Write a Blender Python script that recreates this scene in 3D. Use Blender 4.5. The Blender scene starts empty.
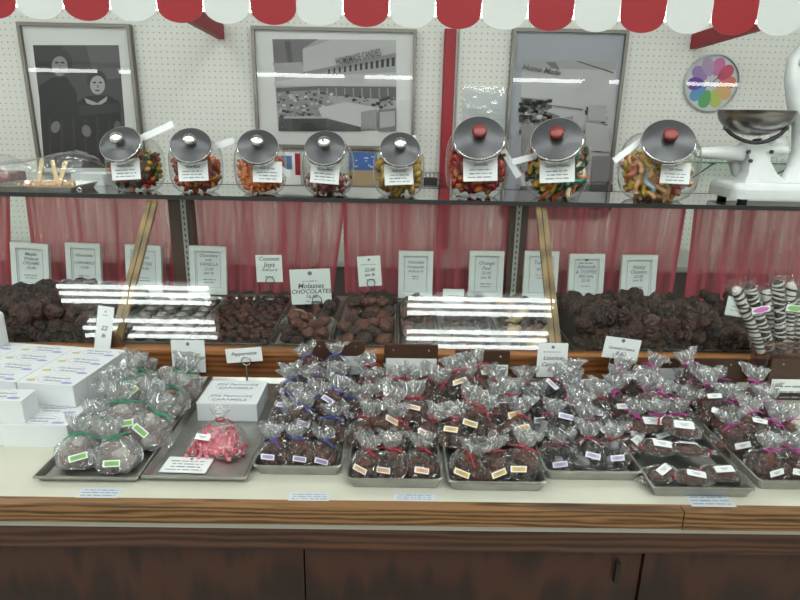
import bpy, bmesh, math, random
from mathutils import Vector, Matrix, Euler
R = math.radians
rnd = random.Random(7)
scn = bpy.context.scene
col = scn.collection

# ------------------------------------------------------------------ camera
CAMZ = 1.54
PITCH, YAW, ROLL, FPX = R(17.0), 0.0128, 0.0202, 600.0
_f = Vector((math.sin(YAW) * math.cos(PITCH), math.cos(YAW) * math.cos(PITCH), -math.sin(PITCH)))
_x = Vector((math.cos(YAW), -math.sin(YAW), 0))
_u = _x.cross(_f)
CR = _x * math.cos(ROLL) + _u * math.sin(ROLL)
CU = _u * math.cos(ROLL) - _x * math.sin(ROLL)
CP = Vector((0, 0, CAMZ))
cd = bpy.data.cameras.new('camera')
cd.sensor_width = 36.0
cd.lens = 36.0 * FPX / 800.0
cd.clip_start = 0.02
cam = bpy.data.objects.new('camera', cd)
col.objects.link(cam)
cam.matrix_world = Matrix(((CR.x, CU.x, -_f.x, CP.x), (CR.y, CU.y, -_f.y, CP.y), (CR.z, CU.z, -_f.z, CP.z), (0, 0, 0, 1)))
scn.camera = cam

# ------------------------------------------------------------------ world, exposure, ceiling lights
CEIL = 3.35
w = bpy.data.worlds.new('world')
scn.world = w
w.use_nodes = True
w.node_tree.nodes['Background'].inputs[0].default_value = (0.86, 0.93, 0.9, 1)
w.node_tree.nodes['Background'].inputs[1].default_value = 0.25
scn.view_settings.view_transform = 'Standard'
scn.view_settings.look = 'None'
scn.view_settings.gamma = 1.0
scn.view_settings.use_curve_mapping = False
scn.view_settings.exposure = -0.38
scn.cycles.use_denoising = True
scn.cycles.transparent_max_bounces = 40
scn.cycles.max_bounces = 8
scn.cycles.caustics_reflective = False
scn.cycles.caustics_refractive = False

def area_lamp(name, loc, sx, sy, power, rot=(0, 0, 0)):
    d = bpy.data.lights.new(name, 'AREA')
    d.shape = 'RECTANGLE'; d.size = sx; d.size_y = sy; d.energy = power
    d.color = (0.93, 1.0, 0.96)
    o = bpy.data.objects.new(name, d)
    o.location = loc; o.rotation_euler = rot
    col.objects.link(o)
    return o
# unseen ceiling troffers, added in rows for general light and glints on the cellophane
for ly in (-.9, -1.9, -3.0):
    for k in range(6):
        area_lamp('added_troffer', (-3.25 + 1.3 * k, ly, CEIL - 0.03), 1.22, 0.13, 13)

# ------------------------------------------------------------------ pixel -> place helpers
def ray(px, py):
    return _f + CR * ((px - 400.0) / FPX) - CU * ((py - 300.0) / FPX)
def at_y(px, py, Y):
    d = ray(px, py); return CP + d * (Y / d.y)
def at_z(px, py, Z):
    d = ray(px, py); return CP + d * ((Z - CAMZ) / d.z)
def proj(p):
    v = Vector(p) - CP; a = v.dot(_f)
    return (400 + FPX * v.dot(CR) / a, 300 - FPX * v.dot(CU) / a)
def depth(p):
    return (Vector(p) - CP).dot(_f)

# ------------------------------------------------------------------ materials
MATS = {}
def nodes_of(m):
    m.use_nodes = True
    return m.node_tree.nodes, m.node_tree.links
def mat(name, c, rough=0.5, metal=0.0, var=0.0, vscale=30.0, bump=0.0, bscale=80.0, spec=0.5, emit=0.0, coat=0.0, bdist=0.004):
    if name in MATS: return MATS[name]
    m = bpy.data.materials.new(name); N, L = nodes_of(m)
    b = N['Principled BSDF']
    b.inputs['Base Color'].default_value = (*c, 1)
    b.inputs['Roughness'].default_value = rough
    b.inputs['Metallic'].default_value = metal
    b.inputs['Specular IOR Level'].default_value = spec
    b.inputs['Coat Weight'].default_value = coat
    if emit:
        b.inputs['Emission Color'].default_value = (0.94, 1.0, 0.97, 1)
        b.inputs['Emission Strength'].default_value = emit
    if var or bump:
        tc = N.new('ShaderNodeTexCoord')
        ns = N.new('ShaderNodeTexNoise'); ns.inputs['Scale'].default_value = vscale; ns.inputs['Detail'].default_value = 4
        L.new(tc.outputs['Object'], ns.inputs['Vector'])
        if var:
            rp = N.new('ShaderNodeValToRGB')
            rp.color_ramp.elements[0].position = 0.3; rp.color_ramp.elements[1].position = 0.7
            rp.color_ramp.elements[0].color = (*[max(0, x * (1 - var)) for x in c], 1)
            rp.color_ramp.elements[1].color = (*[min(1, x * (1 + var)) for x in c], 1)
            L.new(ns.outputs['Fac'], rp.inputs['Fac']); L.new(rp.outputs['Color'], b.inputs['Base Color'])
        if bump:
            n2 = N.new('ShaderNodeTexNoise'); n2.inputs['Scale'].default_value = bscale; n2.inputs['Detail'].default_value = 3
            L.new(tc.outputs['Object'], n2.inputs['Vector'])
            bp = N.new('ShaderNodeBump'); bp.inputs['Strength'].default_value = bump; bp.inputs['Distance'].default_value = bdist
            L.new(n2.outputs['Fac'], bp.inputs['Height']); L.new(bp.outputs['Normal'], b.inputs['Normal'])
    MATS[name] = m
    return m

def wood(name, c0, c1, sc=(1.2, 12, 12), wscale=3.0, rough=0.35, dist=7.0):
    if name in MATS: return MATS[name]
    m = bpy.data.materials.new(name); N, L = nodes_of(m); b = N['Principled BSDF']
    tc = N.new('ShaderNodeTexCoord'); mp = N.new('ShaderNodeMapping'); mp.inputs['Scale'].default_value = sc
    L.new(tc.outputs['Object'], mp.inputs['Vector'])
    wv = N.new('ShaderNodeTexWave'); wv.wave_type = 'RINGS'; wv.inputs['Scale'].default_value = wscale
    wv.inputs['Distortion'].default_value = dist; wv.inputs['Detail'].default_value = 3; wv.inputs['Detail Scale'].default_value = 1.2
    L.new(mp.outputs['Vector'], wv.inputs['Vector'])
    n2 = N.new('ShaderNodeTexNoise'); n2.inputs['Scale'].default_value = 4.0; n2.inputs['Detail'].default_value = 6
    L.new(mp.outputs['Vector'], n2.inputs['Vector'])
    mx = N.new('ShaderNodeMath'); mx.operation = 'MULTIPLY_ADD'; mx.inputs[1].default_value = 0.55
    L.new(wv.outputs['Fac'], mx.inputs[0])
    m3 = N.new('ShaderNodeMath'); m3.operation = 'MULTIPLY'; m3.inputs[1].default_value = 0.5
    L.new(n2.outputs['Fac'], m3.inputs[0]); L.new(m3.outputs[0], mx.inputs[2])
    rp = N.new('ShaderNodeValToRGB')
    rp.color_ramp.elements[0].position = 0.15; rp.color_ramp.elements[1].position = 0.75
    rp.color_ramp.elements[0].color = (*c0, 1); rp.color_ramp.elements[1].color = (*c1, 1)
    L.new(mx.outputs[0], rp.inputs['Fac']); L.new(rp.outputs['Color'], b.inputs['Base Color'])
    b.inputs['Roughness'].default_value = rough
    MATS[name] = m
    return m

def clear(name, tint=(0.98, 0.99, 0.98), ior=1.5, rough=0.0, white=0.0, bump=0.0, bscale=90.0, boost=1.0, base=0.0, stretch=(1, 1, 1), slab=False, bdist=0.01, cap=1.0):
    """thin clear pane or film: transparent with a Fresnel sheen, and a little milky scatter when white > 0"""
    if name in MATS: return MATS[name]
    m = bpy.data.materials.new(name); N, L = nodes_of(m)
    for n in list(N):
        if n.type != 'OUTPUT_MATERIAL': N.remove(n)
    out = [n for n in N if n.type == 'OUTPUT_MATERIAL'][0]
    tr = N.new('ShaderNodeBsdfTransparent'); tr.inputs['Color'].default_value = (*tint, 1)
    gl = N.new('ShaderNodeBsdfGlossy'); gl.inputs['Roughness'].default_value = rough; gl.distribution = 'BECKMANN'
    lw = N.new('ShaderNodeLayerWeight'); lw.inputs['Blend'].default_value = 0.5
    fr = lw
    pw = N.new('ShaderNodeMath'); pw.operation = 'POWER'; pw.inputs[1].default_value = 5.0
    L.new(lw.outputs['Facing'], pw.inputs[0])
    f0 = ((ior - 1) / (ior + 1)) ** 2
    ma = N.new('ShaderNodeMath'); ma.operation = 'MULTIPLY_ADD'; ma.use_clamp = True
    ma.inputs[1].default_value = (1 - f0) * boost; ma.inputs[2].default_value = f0 * boost + base
    L.new(pw.outputs[0], ma.inputs[0])
    mn = N.new('ShaderNodeMath'); mn.operation = 'MINIMUM'; mn.inputs[1].default_value = cap; L.new(ma.outputs[0], mn.inputs[0]); ma = mn
    if slab:                                   # closed pane: the sheen of both faces counts once, on the way in
        ge = N.new('ShaderNodeNewGeometry'); sb = N.new('ShaderNodeMath'); sb.operation = 'SUBTRACT'; sb.inputs[0].default_value = 1.0
        L.new(ge.outputs['Backfacing'], sb.inputs[1])
        m5 = N.new('ShaderNodeMath'); m5.operation = 'MULTIPLY'; L.new(ma.outputs[0], m5.inputs[0]); L.new(sb.outputs[0], m5.inputs[1]); ma = m5
    mix = N.new('ShaderNodeMixShader')
    L.new(ma.outputs[0], mix.inputs['Fac']); L.new(gl.outputs[0], mix.inputs[2])
    src = tr.outputs[0]
    if white:
        df = N.new('ShaderNodeBsdfDiffuse'); df.inputs['Color'].default_value = (0.9, 0.92, 0.93, 1)
        tl = N.new('ShaderNodeBsdfTranslucent'); tl.inputs['Color'].default_value = (0.9, 0.92, 0.93, 1)
        ad = N.new('ShaderNodeMixShader'); ad.inputs['Fac'].default_value = 0.35
        L.new(df.outputs[0], ad.inputs[1]); L.new(tl.outputs[0], ad.inputs[2])
        m2 = N.new('ShaderNodeMixShader'); m2.inputs['Fac'].default_value = white
        L.new(tr.outputs[0], m2.inputs[1]); L.new(ad.outputs[0], m2.inputs[2])
        src = m2.outputs[0]
    L.new(src, mix.inputs[1])
    if bump:
        tc = N.new('ShaderNodeTexCoord')
        mp = N.new('ShaderNodeMapping'); mp.inputs['Scale'].default_value = stretch
        L.new(tc.outputs['Object'], mp.inputs['Vector'])
        ns = N.new('ShaderNodeTexNoise'); ns.inputs['Scale'].default_value = bscale; ns.inputs['Detail'].default_value = 0.6
        ns.inputs['Distortion'].default_value = 0.8
        L.new(mp.outputs['Vector'], ns.inputs['Vector'])
        bp = N.new('ShaderNodeBump'); bp.inputs['Strength'].default_value = bump; bp.inputs['Distance'].default_value = bdist
        L.new(ns.outputs['Fac'], bp.inputs['Height'])
        L.new(bp.outputs['Normal'], gl.inputs['Normal'])
    L.new(mix.outputs[0], out.inputs['Surface'])
    MATS[name] = m
    return m

WHITE = mat('white_paper', (0.78, 0.80, 0.80), 0.7)
INK = mat('ink', (0.07, 0.07, 0.09), 0.8)
GREYINK = mat('grey_ink', (0.25, 0.26, 0.3), 0.8)
STEEL = mat('steel', (0.55, 0.55, 0.53), 0.32, 1.0, bump=0.15, bscale=40)
PAN = mat('pan_metal', (0.42, 0.42, 0.39), 0.36, 1.0, var=0.15, vscale=25)
CHROME = mat('chrome', (0.8, 0.8, 0.8), 0.07, 1.0)
LIDM = mat('lid_metal', (0.055, 0.055, 0.06), 0.33, 0.3, bump=0.1, bscale=25)
GLASS = clear('display_glass', (0.96, 0.98, 0.97), 1.5, 0.02, boost=1.15, slab=True)
PICGLASS = clear('picture_glass', (0.98, 0.98, 0.98), 1.5, 0.02, boost=1.0, slab=True)
JARGLASS = clear('jar_glass', (0.95, 0.96, 0.95), 1.5, 0.02, boost=1.3, base=0.02, bump=0.05, bscale=14)
FILM = clear('cellophane', (0.985, 0.985, 0.985), 1.5, 0.09, white=0.03, bump=1.0, bscale=1.9, boost=2.2, base=0.085, bdist=.10, cap=.55)
FILMFAN = clear('cellophane_gathered', (0.98, 0.98, 0.98), 1.5, 0.14, white=0.27, bump=1.0, bscale=2.8, boost=3.0, base=0.20, stretch=(1, 1, .35), bdist=.10, cap=.6)
FILMWHITE = clear('cellophane_milky', (0.985, 0.985, 0.985), 1.5, 0.09, white=0.24, bump=1.0, bscale=1.7, boost=2.2, base=0.10, bdist=.10, cap=.55)
FILMM = clear('cellophane_wrap', (0.98, 0.98, 0.98), 1.5, 0.07, white=0.01, bump=.9, bscale=90, boost=1.4, base=0.06, bdist=.008, cap=.5)
RED = mat('red_paint', (0.31, 0.006, 0.014), 0.5)
CHOC = mat('chocolate', (0.052, 0.021, 0.014), 0.36, var=0.45, vscale=3, bump=0.4, bscale=5, bdist=.05)
MILK = mat('milk_chocolate', (0.110, 0.038, 0.024), 0.36, var=0.4, vscale=3, bump=0.4, bscale=5, bdist=.05)

# ------------------------------------------------------------------ mesh building
class MB:
    def __init__(s): s.v = []; s.f = []; s.m = []; s.mi = 0; s.sm = []
    def add(s, vs, fs, M=None, smooth=False):
        o = len(s.v)
        for p in vs:
            p = Vector(p)
            s.v.append(M @ p if M is not None else p)
        for f in fs:
            s.f.append([i + o for i in f]); s.m.append(s.mi); s.sm.append(smooth)
        return s
    def box(s, x0, x1, y0, y1, z0, z1, M=None):
        vs = [(x, y, z) for z in (z0, z1) for y in (y0, y1) for x in (x0, x1)]
        return s.add(vs, [(0, 2, 3, 1), (4, 5, 7, 6), (0, 1, 5, 4), (2, 6, 7, 3), (0, 4, 6, 2), (1, 3, 7, 5)], M)
    def rbox(s, x0, x1, y0, y1, z0, z1, r=0.01, n=4, M=None, top=0.0):
        """box with rounded vertical corners; top > 0 also rounds the upper edge"""
        def loop(ins, z):
            pts = []
            for (cx, cy, a0) in ((x1 - r, y1 - r, 0), (x0 + r, y1 - r, 90), (x0 + r, y0 + r, 180), (x1 - r, y0 + r, 270)):
                for k in range(n + 1):
                    a = R(a0 + 90 * k / n)
                    pts.append((cx + (r - ins) * math.cos(a), cy + (r - ins) * math.sin(a), z))
            return pts
        loops = [loop(0, z0), loop(0, z1 - top)]
        if top:
            for k in (1, 2, 3):
                a = R(30 * k); loops.append(loop(min(r * .98, top * (1 - math.cos(a))), z1 - top + top * math.sin(a)))
        return s.loft(loops, M, True, True)
    def loft(s, loops, M=None, cap0=False, cap1=False, closed=True, smooth=False):
        n = len(loops[0]); vs = [p for l in loops for p in l]; fs = []
        for k in range(len(loops) - 1):
            for i in range(n if closed else n - 1):
                j = (i + 1) % n
                fs.append((k * n + i, k * n + j, (k + 1) * n + j, (k + 1) * n + i))
        s.add(vs, fs, M, smooth)
        if cap0: s.add(loops[0], [tuple(reversed(range(n)))], M)
        if cap1: s.add(loops[-1], [tuple(range(n))], M)
        return s
    def lathe(s, prof, n=20, M=None, smooth=True, cap0=True, cap1=True):
        loops = [[(r * math.cos(2 * math.pi * k / n), r * math.sin(2 * math.pi * k / n), z) for k in range(n)] for r, z in prof]
        return s.loft(loops, M, cap0, cap1, True, smooth)
    def tube(s, pts, r, n=8, M=None, r1=None, cap=True, smooth=True):
        pts = [Vector(p) for p in pts]; loops = []
        up = Vector((0.13, 0.31, 0.94))
        for i, p in enumerate(pts):
            t = (pts[min(i + 1, len(pts) - 1)] - pts[max(i - 1, 0)])
            t = t.normalized() if t.length > 1e-9 else Vector((0, 0, 1))
            if abs(t.dot(up)) > 0.95: up = Vector((1, 0.1, 0))
            a = t.cross(up).normalized(); b = t.cross(a)
            rr = r if r1 is None else r + (r1 - r) * i / max(1, len(pts) - 1)
            loops.append([p + (a * math.cos(2 * math.pi * k / n) + b * math.sin(2 * math.pi * k / n)) * rr for k in range(n)])
        return s.loft(loops, M, cap, cap, True, smooth)
    def ring(s, c, rad, r, n=20, m=6, M=None, axis='z'):
        loops = []
        for k in range(n + 1):
            a = 2 * math.pi * k / n; l = []
            for j in range(m):
                b = 2 * math.pi * j / m; q = rad + r * math.cos(b); z = r * math.sin(b)
                p = (q * math.cos(a), q * math.sin(a), z) if axis == 'z' else (q * math.cos(a), z, q * math.sin(a))
                l.append(Vector(c) + Vector(p))
            loops.append(l)
        return s.loft(loops, M, smooth=True)
    def prism(s, pts, d, M=None):
        """polygon given as 3D points, thickened along vector d"""
        d = Vector(d); a = [Vector(p) for p in pts]; b = [p + d for p in a]; n = len(a)
        s.add(a + b, [tuple(range(n)), tuple(reversed(range(n, 2 * n)))] + [(i, i + n, (i + 1) % n + n, (i + 1) % n) for i in range(n)], M)
        return s
    def mesh(s, name, mats):
        me = bpy.data.meshes.new(name)
        me.from_pydata([tuple(p) for p in s.v], [], s.f)
        if not isinstance(mats, (list, tuple)): mats = [mats]
        for m in mats: me.materials.append(m)
        me.polygons.foreach_set('material_index', s.m)
        me.polygons.foreach_set('use_smooth', s.sm)
        bm = bmesh.new(); bm.from_mesh(me); bmesh.ops.recalc_face_normals(bm, faces=bm.faces); bm.to_mesh(me); bm.free()
        return me
    def build(s, name, mats, parent=None, M=None):
        return put(name, s.mesh(name, mats), parent, M)

def put(name, me, parent=None, M=None):
    o = bpy.data.objects.new(name, me); col.objects.link(o)
    if parent is not None: o.parent = parent
    if M is not None: o.matrix_local = M
    return o
def tag(o, label=None, cat=None, group=None, kind=None):
    if label: o['label'] = label
    if cat: o['category'] = cat
    if group: o['group'] = group
    if kind: o['kind'] = kind
    return o
def thing(name, label, cat, M, group=None, kind=None):
    o = bpy.data.objects.new(name, None); o.empty_display_size = 0.02; col.objects.link(o)
    if not isinstance(M, Matrix): M = Matrix.Translation(Vector(M))
    o.matrix_world = M
    return tag(o, label, cat, group, kind)
def T(x, y=None, z=None):
    return Matrix.Translation(Vector((x, y, z)) if y is not None else Vector(x))
def RX(a): return Matrix.Rotation(a, 4, 'X')
def RY(a): return Matrix.Rotation(a, 4, 'Y')
def RZ(a): return Matrix.Rotation(a, 4, 'Z')
def struct(name, mb, mats):
    return tag(mb.build(name, mats), kind='structure')

_txt = {}
def text_mesh(s, material, shear=0.0):
    """lettering as a flat mesh, centred, 1 unit letter size, lying in xy"""
    key = (s, material.name, shear)
    if key not in _txt:
        cu = bpy.data.curves.new('lettering', 'FONT'); cu.body = s; cu.align_x = 'CENTER'; cu.align_y = 'CENTER'
        cu.resolution_u = 2; cu.shear = shear; cu.extrude = 0.01; cu.offset = 0.012
        o = bpy.data.objects.new('lettering', cu); col.objects.link(o)
        dg = bpy.context.evaluated_depsgraph_get()
        me = bpy.data.meshes.new_from_object(o.evaluated_get(dg)); me.name = 'lettering'
        me.materials.clear(); me.materials.append(material)
        bpy.data.objects.remove(o); _txt[key] = me
    return _txt[key]
def lettering(parent, s, x, y, z, size, material=None, shear=0.25, M=None, sx=1.0):
    me = text_mesh(s, material or INK, shear)
    L = T(x, y, z) @ Matrix.Diagonal((size * sx, size, size, 1))
    return put('lettering', me, parent, (M @ L) if M is not None else L)
def scrawl(mb, x0, x1, y, h, z, seed, ragged=0.25, words=3):
    """a line of small unreadable print: short word-long strokes"""
    r = random.Random(seed); n = max(4, int((x1 - x0) / (h * 1.1)))
    a = x0 + r.random() * ragged * (x1 - x0) * .5; b = x1 - r.random() * ragged * (x1 - x0) * .5
    x = a
    while x < b:
        wd = h * (0.9 + 2.2 * r.random())
        e = min(b, x + wd); q = h * (0.28 + .25 * r.random())
        mb.box(x, e, y - q / 2, y + q / 2, z, z + 0.0003)
        x = e + h * 0.45
# ------------------------------------------------------------------ the room
WALLY = 2.83
def pegboard():
    m = bpy.data.materials.new('pegboard'); N, L = nodes_of(m); b = N['Principled BSDF']
    tc = N.new('ShaderNodeTexCoord'); sp = N.new('ShaderNodeSeparateXYZ'); L.new(tc.outputs['Object'], sp.inputs[0])
    def cell(o):
        a = N.new('ShaderNodeMath'); a.operation = 'MULTIPLY'; a.inputs[1].default_value = 1 / 0.0254; L.new(o, a.inputs[0])
        f = N.new('ShaderNodeMath'); f.operation = 'FRACT'; L.new(a.outputs[0], f.inputs[0])
        c = N.new('ShaderNodeMath'); c.operation = 'SUBTRACT'; c.inputs[1].default_value = 0.5; L.new(f.outputs[0], c.inputs[0])
        q = N.new('ShaderNodeMath'); q.operation = 'MULTIPLY'; L.new(c.outputs[0], q.inputs[0]); L.new(c.outputs[0], q.inputs[1])
        return q.outputs[0]
    ad = N.new('ShaderNodeMath'); ad.operation = 'ADD'; L.new(cell(sp.outputs['X']), ad.inputs[0]); L.new(cell(sp.outputs['Z']), ad.inputs[1])
    lt = N.new('ShaderNodeMath'); lt.operation = 'LESS_THAN'; lt.inputs[1].default_value = 0.018; L.new(ad.outputs[0], lt.inputs[0])
    mx = N.new('ShaderNodeMix'); mx.data_type = 'RGBA'
    mx.inputs['A'].default_value = (0.74, 0.75, 0.70, 1); mx.inputs['B'].default_value = (0.42, 0.42, 0.39, 1)
    L.new(lt.outputs[0], mx.inputs['Factor']); L.new(mx.outputs['Result'], b.inputs['Base Color'])
    b.inputs['Roughness'].default_value = 0.55
    return m
PEG = pegboard()
m = MB(); m.box(-4, 4, WALLY, WALLY + .1, 0, CEIL); struct('wall_back', m, PEG)
PAINT = mat('wall_paint', (0.66, 0.67, 0.64), 0.8)
m = MB(); m.box(-4.1, -4, -4, WALLY + .1, 0, CEIL); struct('wall_left', m, PAINT)
m = MB(); m.box(4, 4.1, -4, WALLY + .1, 0, CEIL); struct('wall_right', m, PAINT)
m = MB(); m.box(-4, 4, -4.1, -4, 0, CEIL); struct('wall_front', m, PAINT)
m = MB(); m.box(-4.1, 4.1, -4.1, WALLY + .1, CEIL, CEIL + .1); struct('ceiling', m, mat('ceiling_tile', (0.75, 0.76, 0.74), 0.9))
m = MB(); m.box(-4.1, 4.1, -4.1, WALLY + .1, -.1, 0); struct('floor', m, mat('floor_tile', (0.35, 0.33, 0.3), 0.4, var=.15, vscale=5))
# metal seams between the pegboard panels
for n, (px) in enumerate((458,)):
    a = at_y(px, 60, WALLY - .004)
    m = MB(); m.box(a.x - .004, a.x + .004, WALLY - .006, WALLY, 0.3, CEIL); struct('trim_1', m, mat('seam', (.42, .42, .4), .4))
# red upright standing against the wall
a = at_y(448, 100, WALLY - .04)
m = MB(); m.rbox(a.x - .025, a.x + .025, WALLY - .05, WALLY - .003, 0, CAMZ + WALLY * .128, r=.006)
up = tag(m.build('wall_upright', RED), 'narrow red painted upright post on the pegboard between the store picture and the grey-matted picture', 'post')

# lower cabinet along the back wall
CAB = mat('back_cabinet', (0.12, 0.105, 0.1), .5)
root = thing('back_cabinet', 'low dark cabinet along the pegboard wall seen through the curtain gaps', 'cabinet', (0, 2.6, 0))
m = MB(); m.box(-2.6, 2.6, -.08, .21, 0, .92); m.build('cabinet_body', CAB, root)
m = MB(); m.box(-2.62, 2.62, -.10, .215, .92, .945); m.build('cabinet_top', mat('cab_top', (.55, .55, .52), .5), root)

# ------------------------------------------------------------------ pictures
FRAME = mat('picture_frame_metal', (0.20, 0.185, 0.165), 0.35, 0.6)
G = [mat('print_grey_%d' % k, (g, g * (1 if k > 5 else .98), g * (1.01)), .6) for k, g in enumerate((.012, .03, .06, .11, .18, .27, .38, .5, .62))]
PY = 2.80
def picture(name_label, x0p, x1p, ytp, xb0p, ybp, matmat, printbox):
    """px corners of the frame -> one picture thing; returns root, and a function px -> local point on the print"""
    tl = at_y(x0p, ytp, PY); tr = at_y(x1p, ytp + .02 * (x1p - x0p), PY); bl = at_y(xb0p, ybp, PY)
    zt = (tl.z + tr.z) / 2; zb = bl.z; xa, xb = tl.x, tr.x; cx = (xa + xb) / 2
    root = thing('framed_picture', name_label, 'picture', (cx, PY, zb)); W = xb - xa; H = zt - zb
    fr = MB(); t = .014
    fr.box(-W / 2, -W / 2 + t, -.012, .024, 0, H); fr.box(W / 2 - t, W / 2, -.012, .024, 0, H)
    fr.box(-W / 2 + t, W / 2 - t, -.012, .024, 0, t); fr.box(-W / 2 + t, W / 2 - t, -.012, .024, H - t, H)
    fr.build('frame', FRAME, root)
    b = MB(); b.box(-W / 2 + t * .5, W / 2 - t * .5, .006, .02, t * .5, H - t * .5); b.build('mat_board', matmat, root)
    g = MB(); g.box(-W / 2 + t * .6, W / 2 - t * .6, -.005, -.003, t * .6, H - t * .6); g.build('picture_pane', PICGLASS, root)
    org = Vector((cx, PY, zb))
    def loc(px, py, lay=0):
        p = at_y(px, py, PY) - org; return Vector((p.x, .0055 - lay * .0003, p.z))
    return root, loc
def ell(cx, cy, rx, ry, n=18, rot=0.0):
    return [(cx + rx * math.cos(2 * math.pi * k / n) * math.cos(rot) - ry * math.sin(2 * math.pi * k / n) * math.sin(rot),
             cy + rx * math.cos(2 * math.pi * k / n) * math.sin(rot) + ry * math.sin(2 * math.pi * k / n) * math.cos(rot)) for k in range(n)]
class Print:
    def __init__(s, loc): s.mb = MB(); s.loc = loc; s.k = 0
    def poly(s, pts, g, lay=None):
        s.mb.mi = g; s.k += 1
        q = [s.loc(x, y, (s.k if lay is None else lay) * .25) for x, y in pts]
        s.mb.prism(q, (0, .0008, 0))
    def dots(s, x0, x1, y0, y1, n, g, sz, seed):
        r = random.Random(seed)
        for _ in range(n):
            x = x0 + (x1 - x0) * r.random(); y = y0 + (y1 - y0) * r.random(); q = sz * (.5 + r.random())
            s.poly([(x - q, y - q * .7), (x + q, y - q * .6), (x + q * .8, y + q * .6), (x - q * .9, y + q * .7)], r.choice(g), 60)
MATW = mat('mat_white', (0.74, 0.76, 0.74), .8); MATB = mat('mat_bluegrey', (0.40, 0.42, 0.47), .8)

# portrait of two seated people
root, loc = picture('framed black and white portrait of two people in dark clothes, at the left', 17, 130, 22, 36, 175, MATW, None)
p = Print(loc)
p.poly([(32, 45), (118, 45), (124, 118), (126, 168), (45, 168), (40, 110)], 2)
p.poly([(32, 45), (62, 45), (52, 75), (36, 72)], 1); p.poly([(85, 45), (118, 45), (120, 78), (95, 80)], 3)
p.poly(ell(58, 62, 14, 14), 1); p.poly(ell(59, 66, 8, 10), 5); p.poly(ell(56, 62.5, 2, 1), 1); p.poly(ell(62, 62.5, 2, 1), 1); p.poly(ell(59.5, 67, 1, 2), 4); p.poly(ell(59, 71.5, 3, .9), 2)
p.poly([(38, 86), (52, 77), (66, 77), (76, 92), (80, 168), (44, 168), (40, 120)], 0)
p.poly(ell(96, 80, 10, 10), 1); p.poly(ell(97, 85, 7.5, 9.5), 6); p.poly(ell(94, 82.5, 1.8, .9), 1); p.poly(ell(100, 82.5, 1.8, .9), 1); p.poly(ell(97.3, 86.5, 1, 1.8), 4); p.poly(ell(97, 90.5, 2.6, .8), 2)
p.poly([(74, 104), (86, 96), (108, 95), (119, 102), (124, 168), (76, 168), (73, 130)], 0)
p.poly([(84, 98), (97, 103), (107, 96), (106, 101), (97, 107), (86, 103)], 6)
for k in range(6): p.poly([(48 + 12 * k, 118), (50 + 12 * k, 118), (51 + 12 * k, 166), (49 + 12 * k, 166)], 1)
p.poly(ell(55, 127, 4.5, 6, rot=.3), 4); p.poly(ell(86, 131, 4.5, 6, rot=-.3), 4); p.poly(ell(117, 126, 3.5, 5), 3)
p.poly([(78, 106), (120, 103), (121, 112), (79, 116)], 1)
p.mb.build('photo_print', G, root)

# shop interior, long sign over the counters
root, loc = picture('large framed black and white photograph of a candy store interior with an overhead sign', 251, 417, 26, 257, 147, MATW, None)
p = Print(loc)
p.poly([(272, 39), (396, 40), (396.5, 131), (278, 131)], 6)
p.poly([(272, 39), (318, 39), (302, 49), (303, 65), (274, 66)], 4); p.poly([(284, 41), (290, 41), (293, 64), (288, 64)], 3)
p.poly([(272, 63), (302, 62), (302, 66), (274, 67)], 6)
p.poly([(303, 49), (330, 40), (396, 40), (396, 52), (303, 74)], 7)
p.poly([(303, 72), (396, 53), (396, 59), (303, 76)], 5)
for k in range(13):
    x = 328 + 5.3 * k; y = 71.5 - .8 * k; s_ = 1.2 + .08 * k
    p.poly([(x, y - 2 * s_), (x + 1.5 * s_, y - 2.1 * s_), (x + 1.4 * s_, y + 1.9 * s_), (x + .1, y + 2 * s_)], 1)
p.poly([(303, 77), (396, 72), (396, 86), (274, 86), (274, 82)], 7)
p.poly([(276, 88), (320, 86), (396, 87), (396, 100), (340, 96), (276, 93)], 3)
for k in range(9): p.poly([(318 + 8.6 * k, 88 - k * .1), (319.5 + 8.6 * k, 88), (320 + 8.6 * k, 98), (318.5 + 8.6 * k, 98)], 5)
p.poly([(276, 92), (318, 90), (330, 99), (345, 116), (322, 122), (279, 116)], 5)
p.dots(278, 332, 92, 117, 90, (0, 1, 7, 8, 2, 7), 1.4, 3)
p.poly([(279, 117), (344, 115), (344, 131), (279, 131)], 2); p.poly([(292, 117), (327, 117), (327, 131), (293, 131)], 1); p.poly([(284, 116), (326, 116), (326, 118.5), (284, 118.5)], 6)
p.poly([(318, 108), (346, 102), (380, 108), (378, 112), (362, 112), (361, 130), (322, 117)], 7); p.poly([(361, 112), (377, 109), (377, 128), (361, 130)], 5)
p.poly([(326, 118), (361, 127), (361, 131), (326, 131)], 2)
p.poly([(378, 110), (396, 108), (396, 131), (378, 131)], 4); p.poly([(380, 112), (395, 111), (395, 126), (380, 128)], 6)
p.dots(340, 394, 96, 108, 40, (0, 1, 2, 6), 1.6, 5)
p.mb.build('photo_print', G, root)
q0 = loc(363, 58, 30)
ang = math.atan2((loc(388, 50) - loc(330, 63)).z, (loc(388, 50) - loc(330, 63)).x)
lettering(root, 'HOMEMADE CANDIES', q0.x, -.001, q0.z, .0001, G[3], 0) if False else put('lettering', text_mesh('HOMEMADE CANDIES', G[3], 0), root, T(q0.x - .02, q0.y - .001, q0.z + .002) @ RX(R(90)) @ RZ(ang) @ Matrix.Diagonal((.02, .042, .03, 1)))

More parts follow.
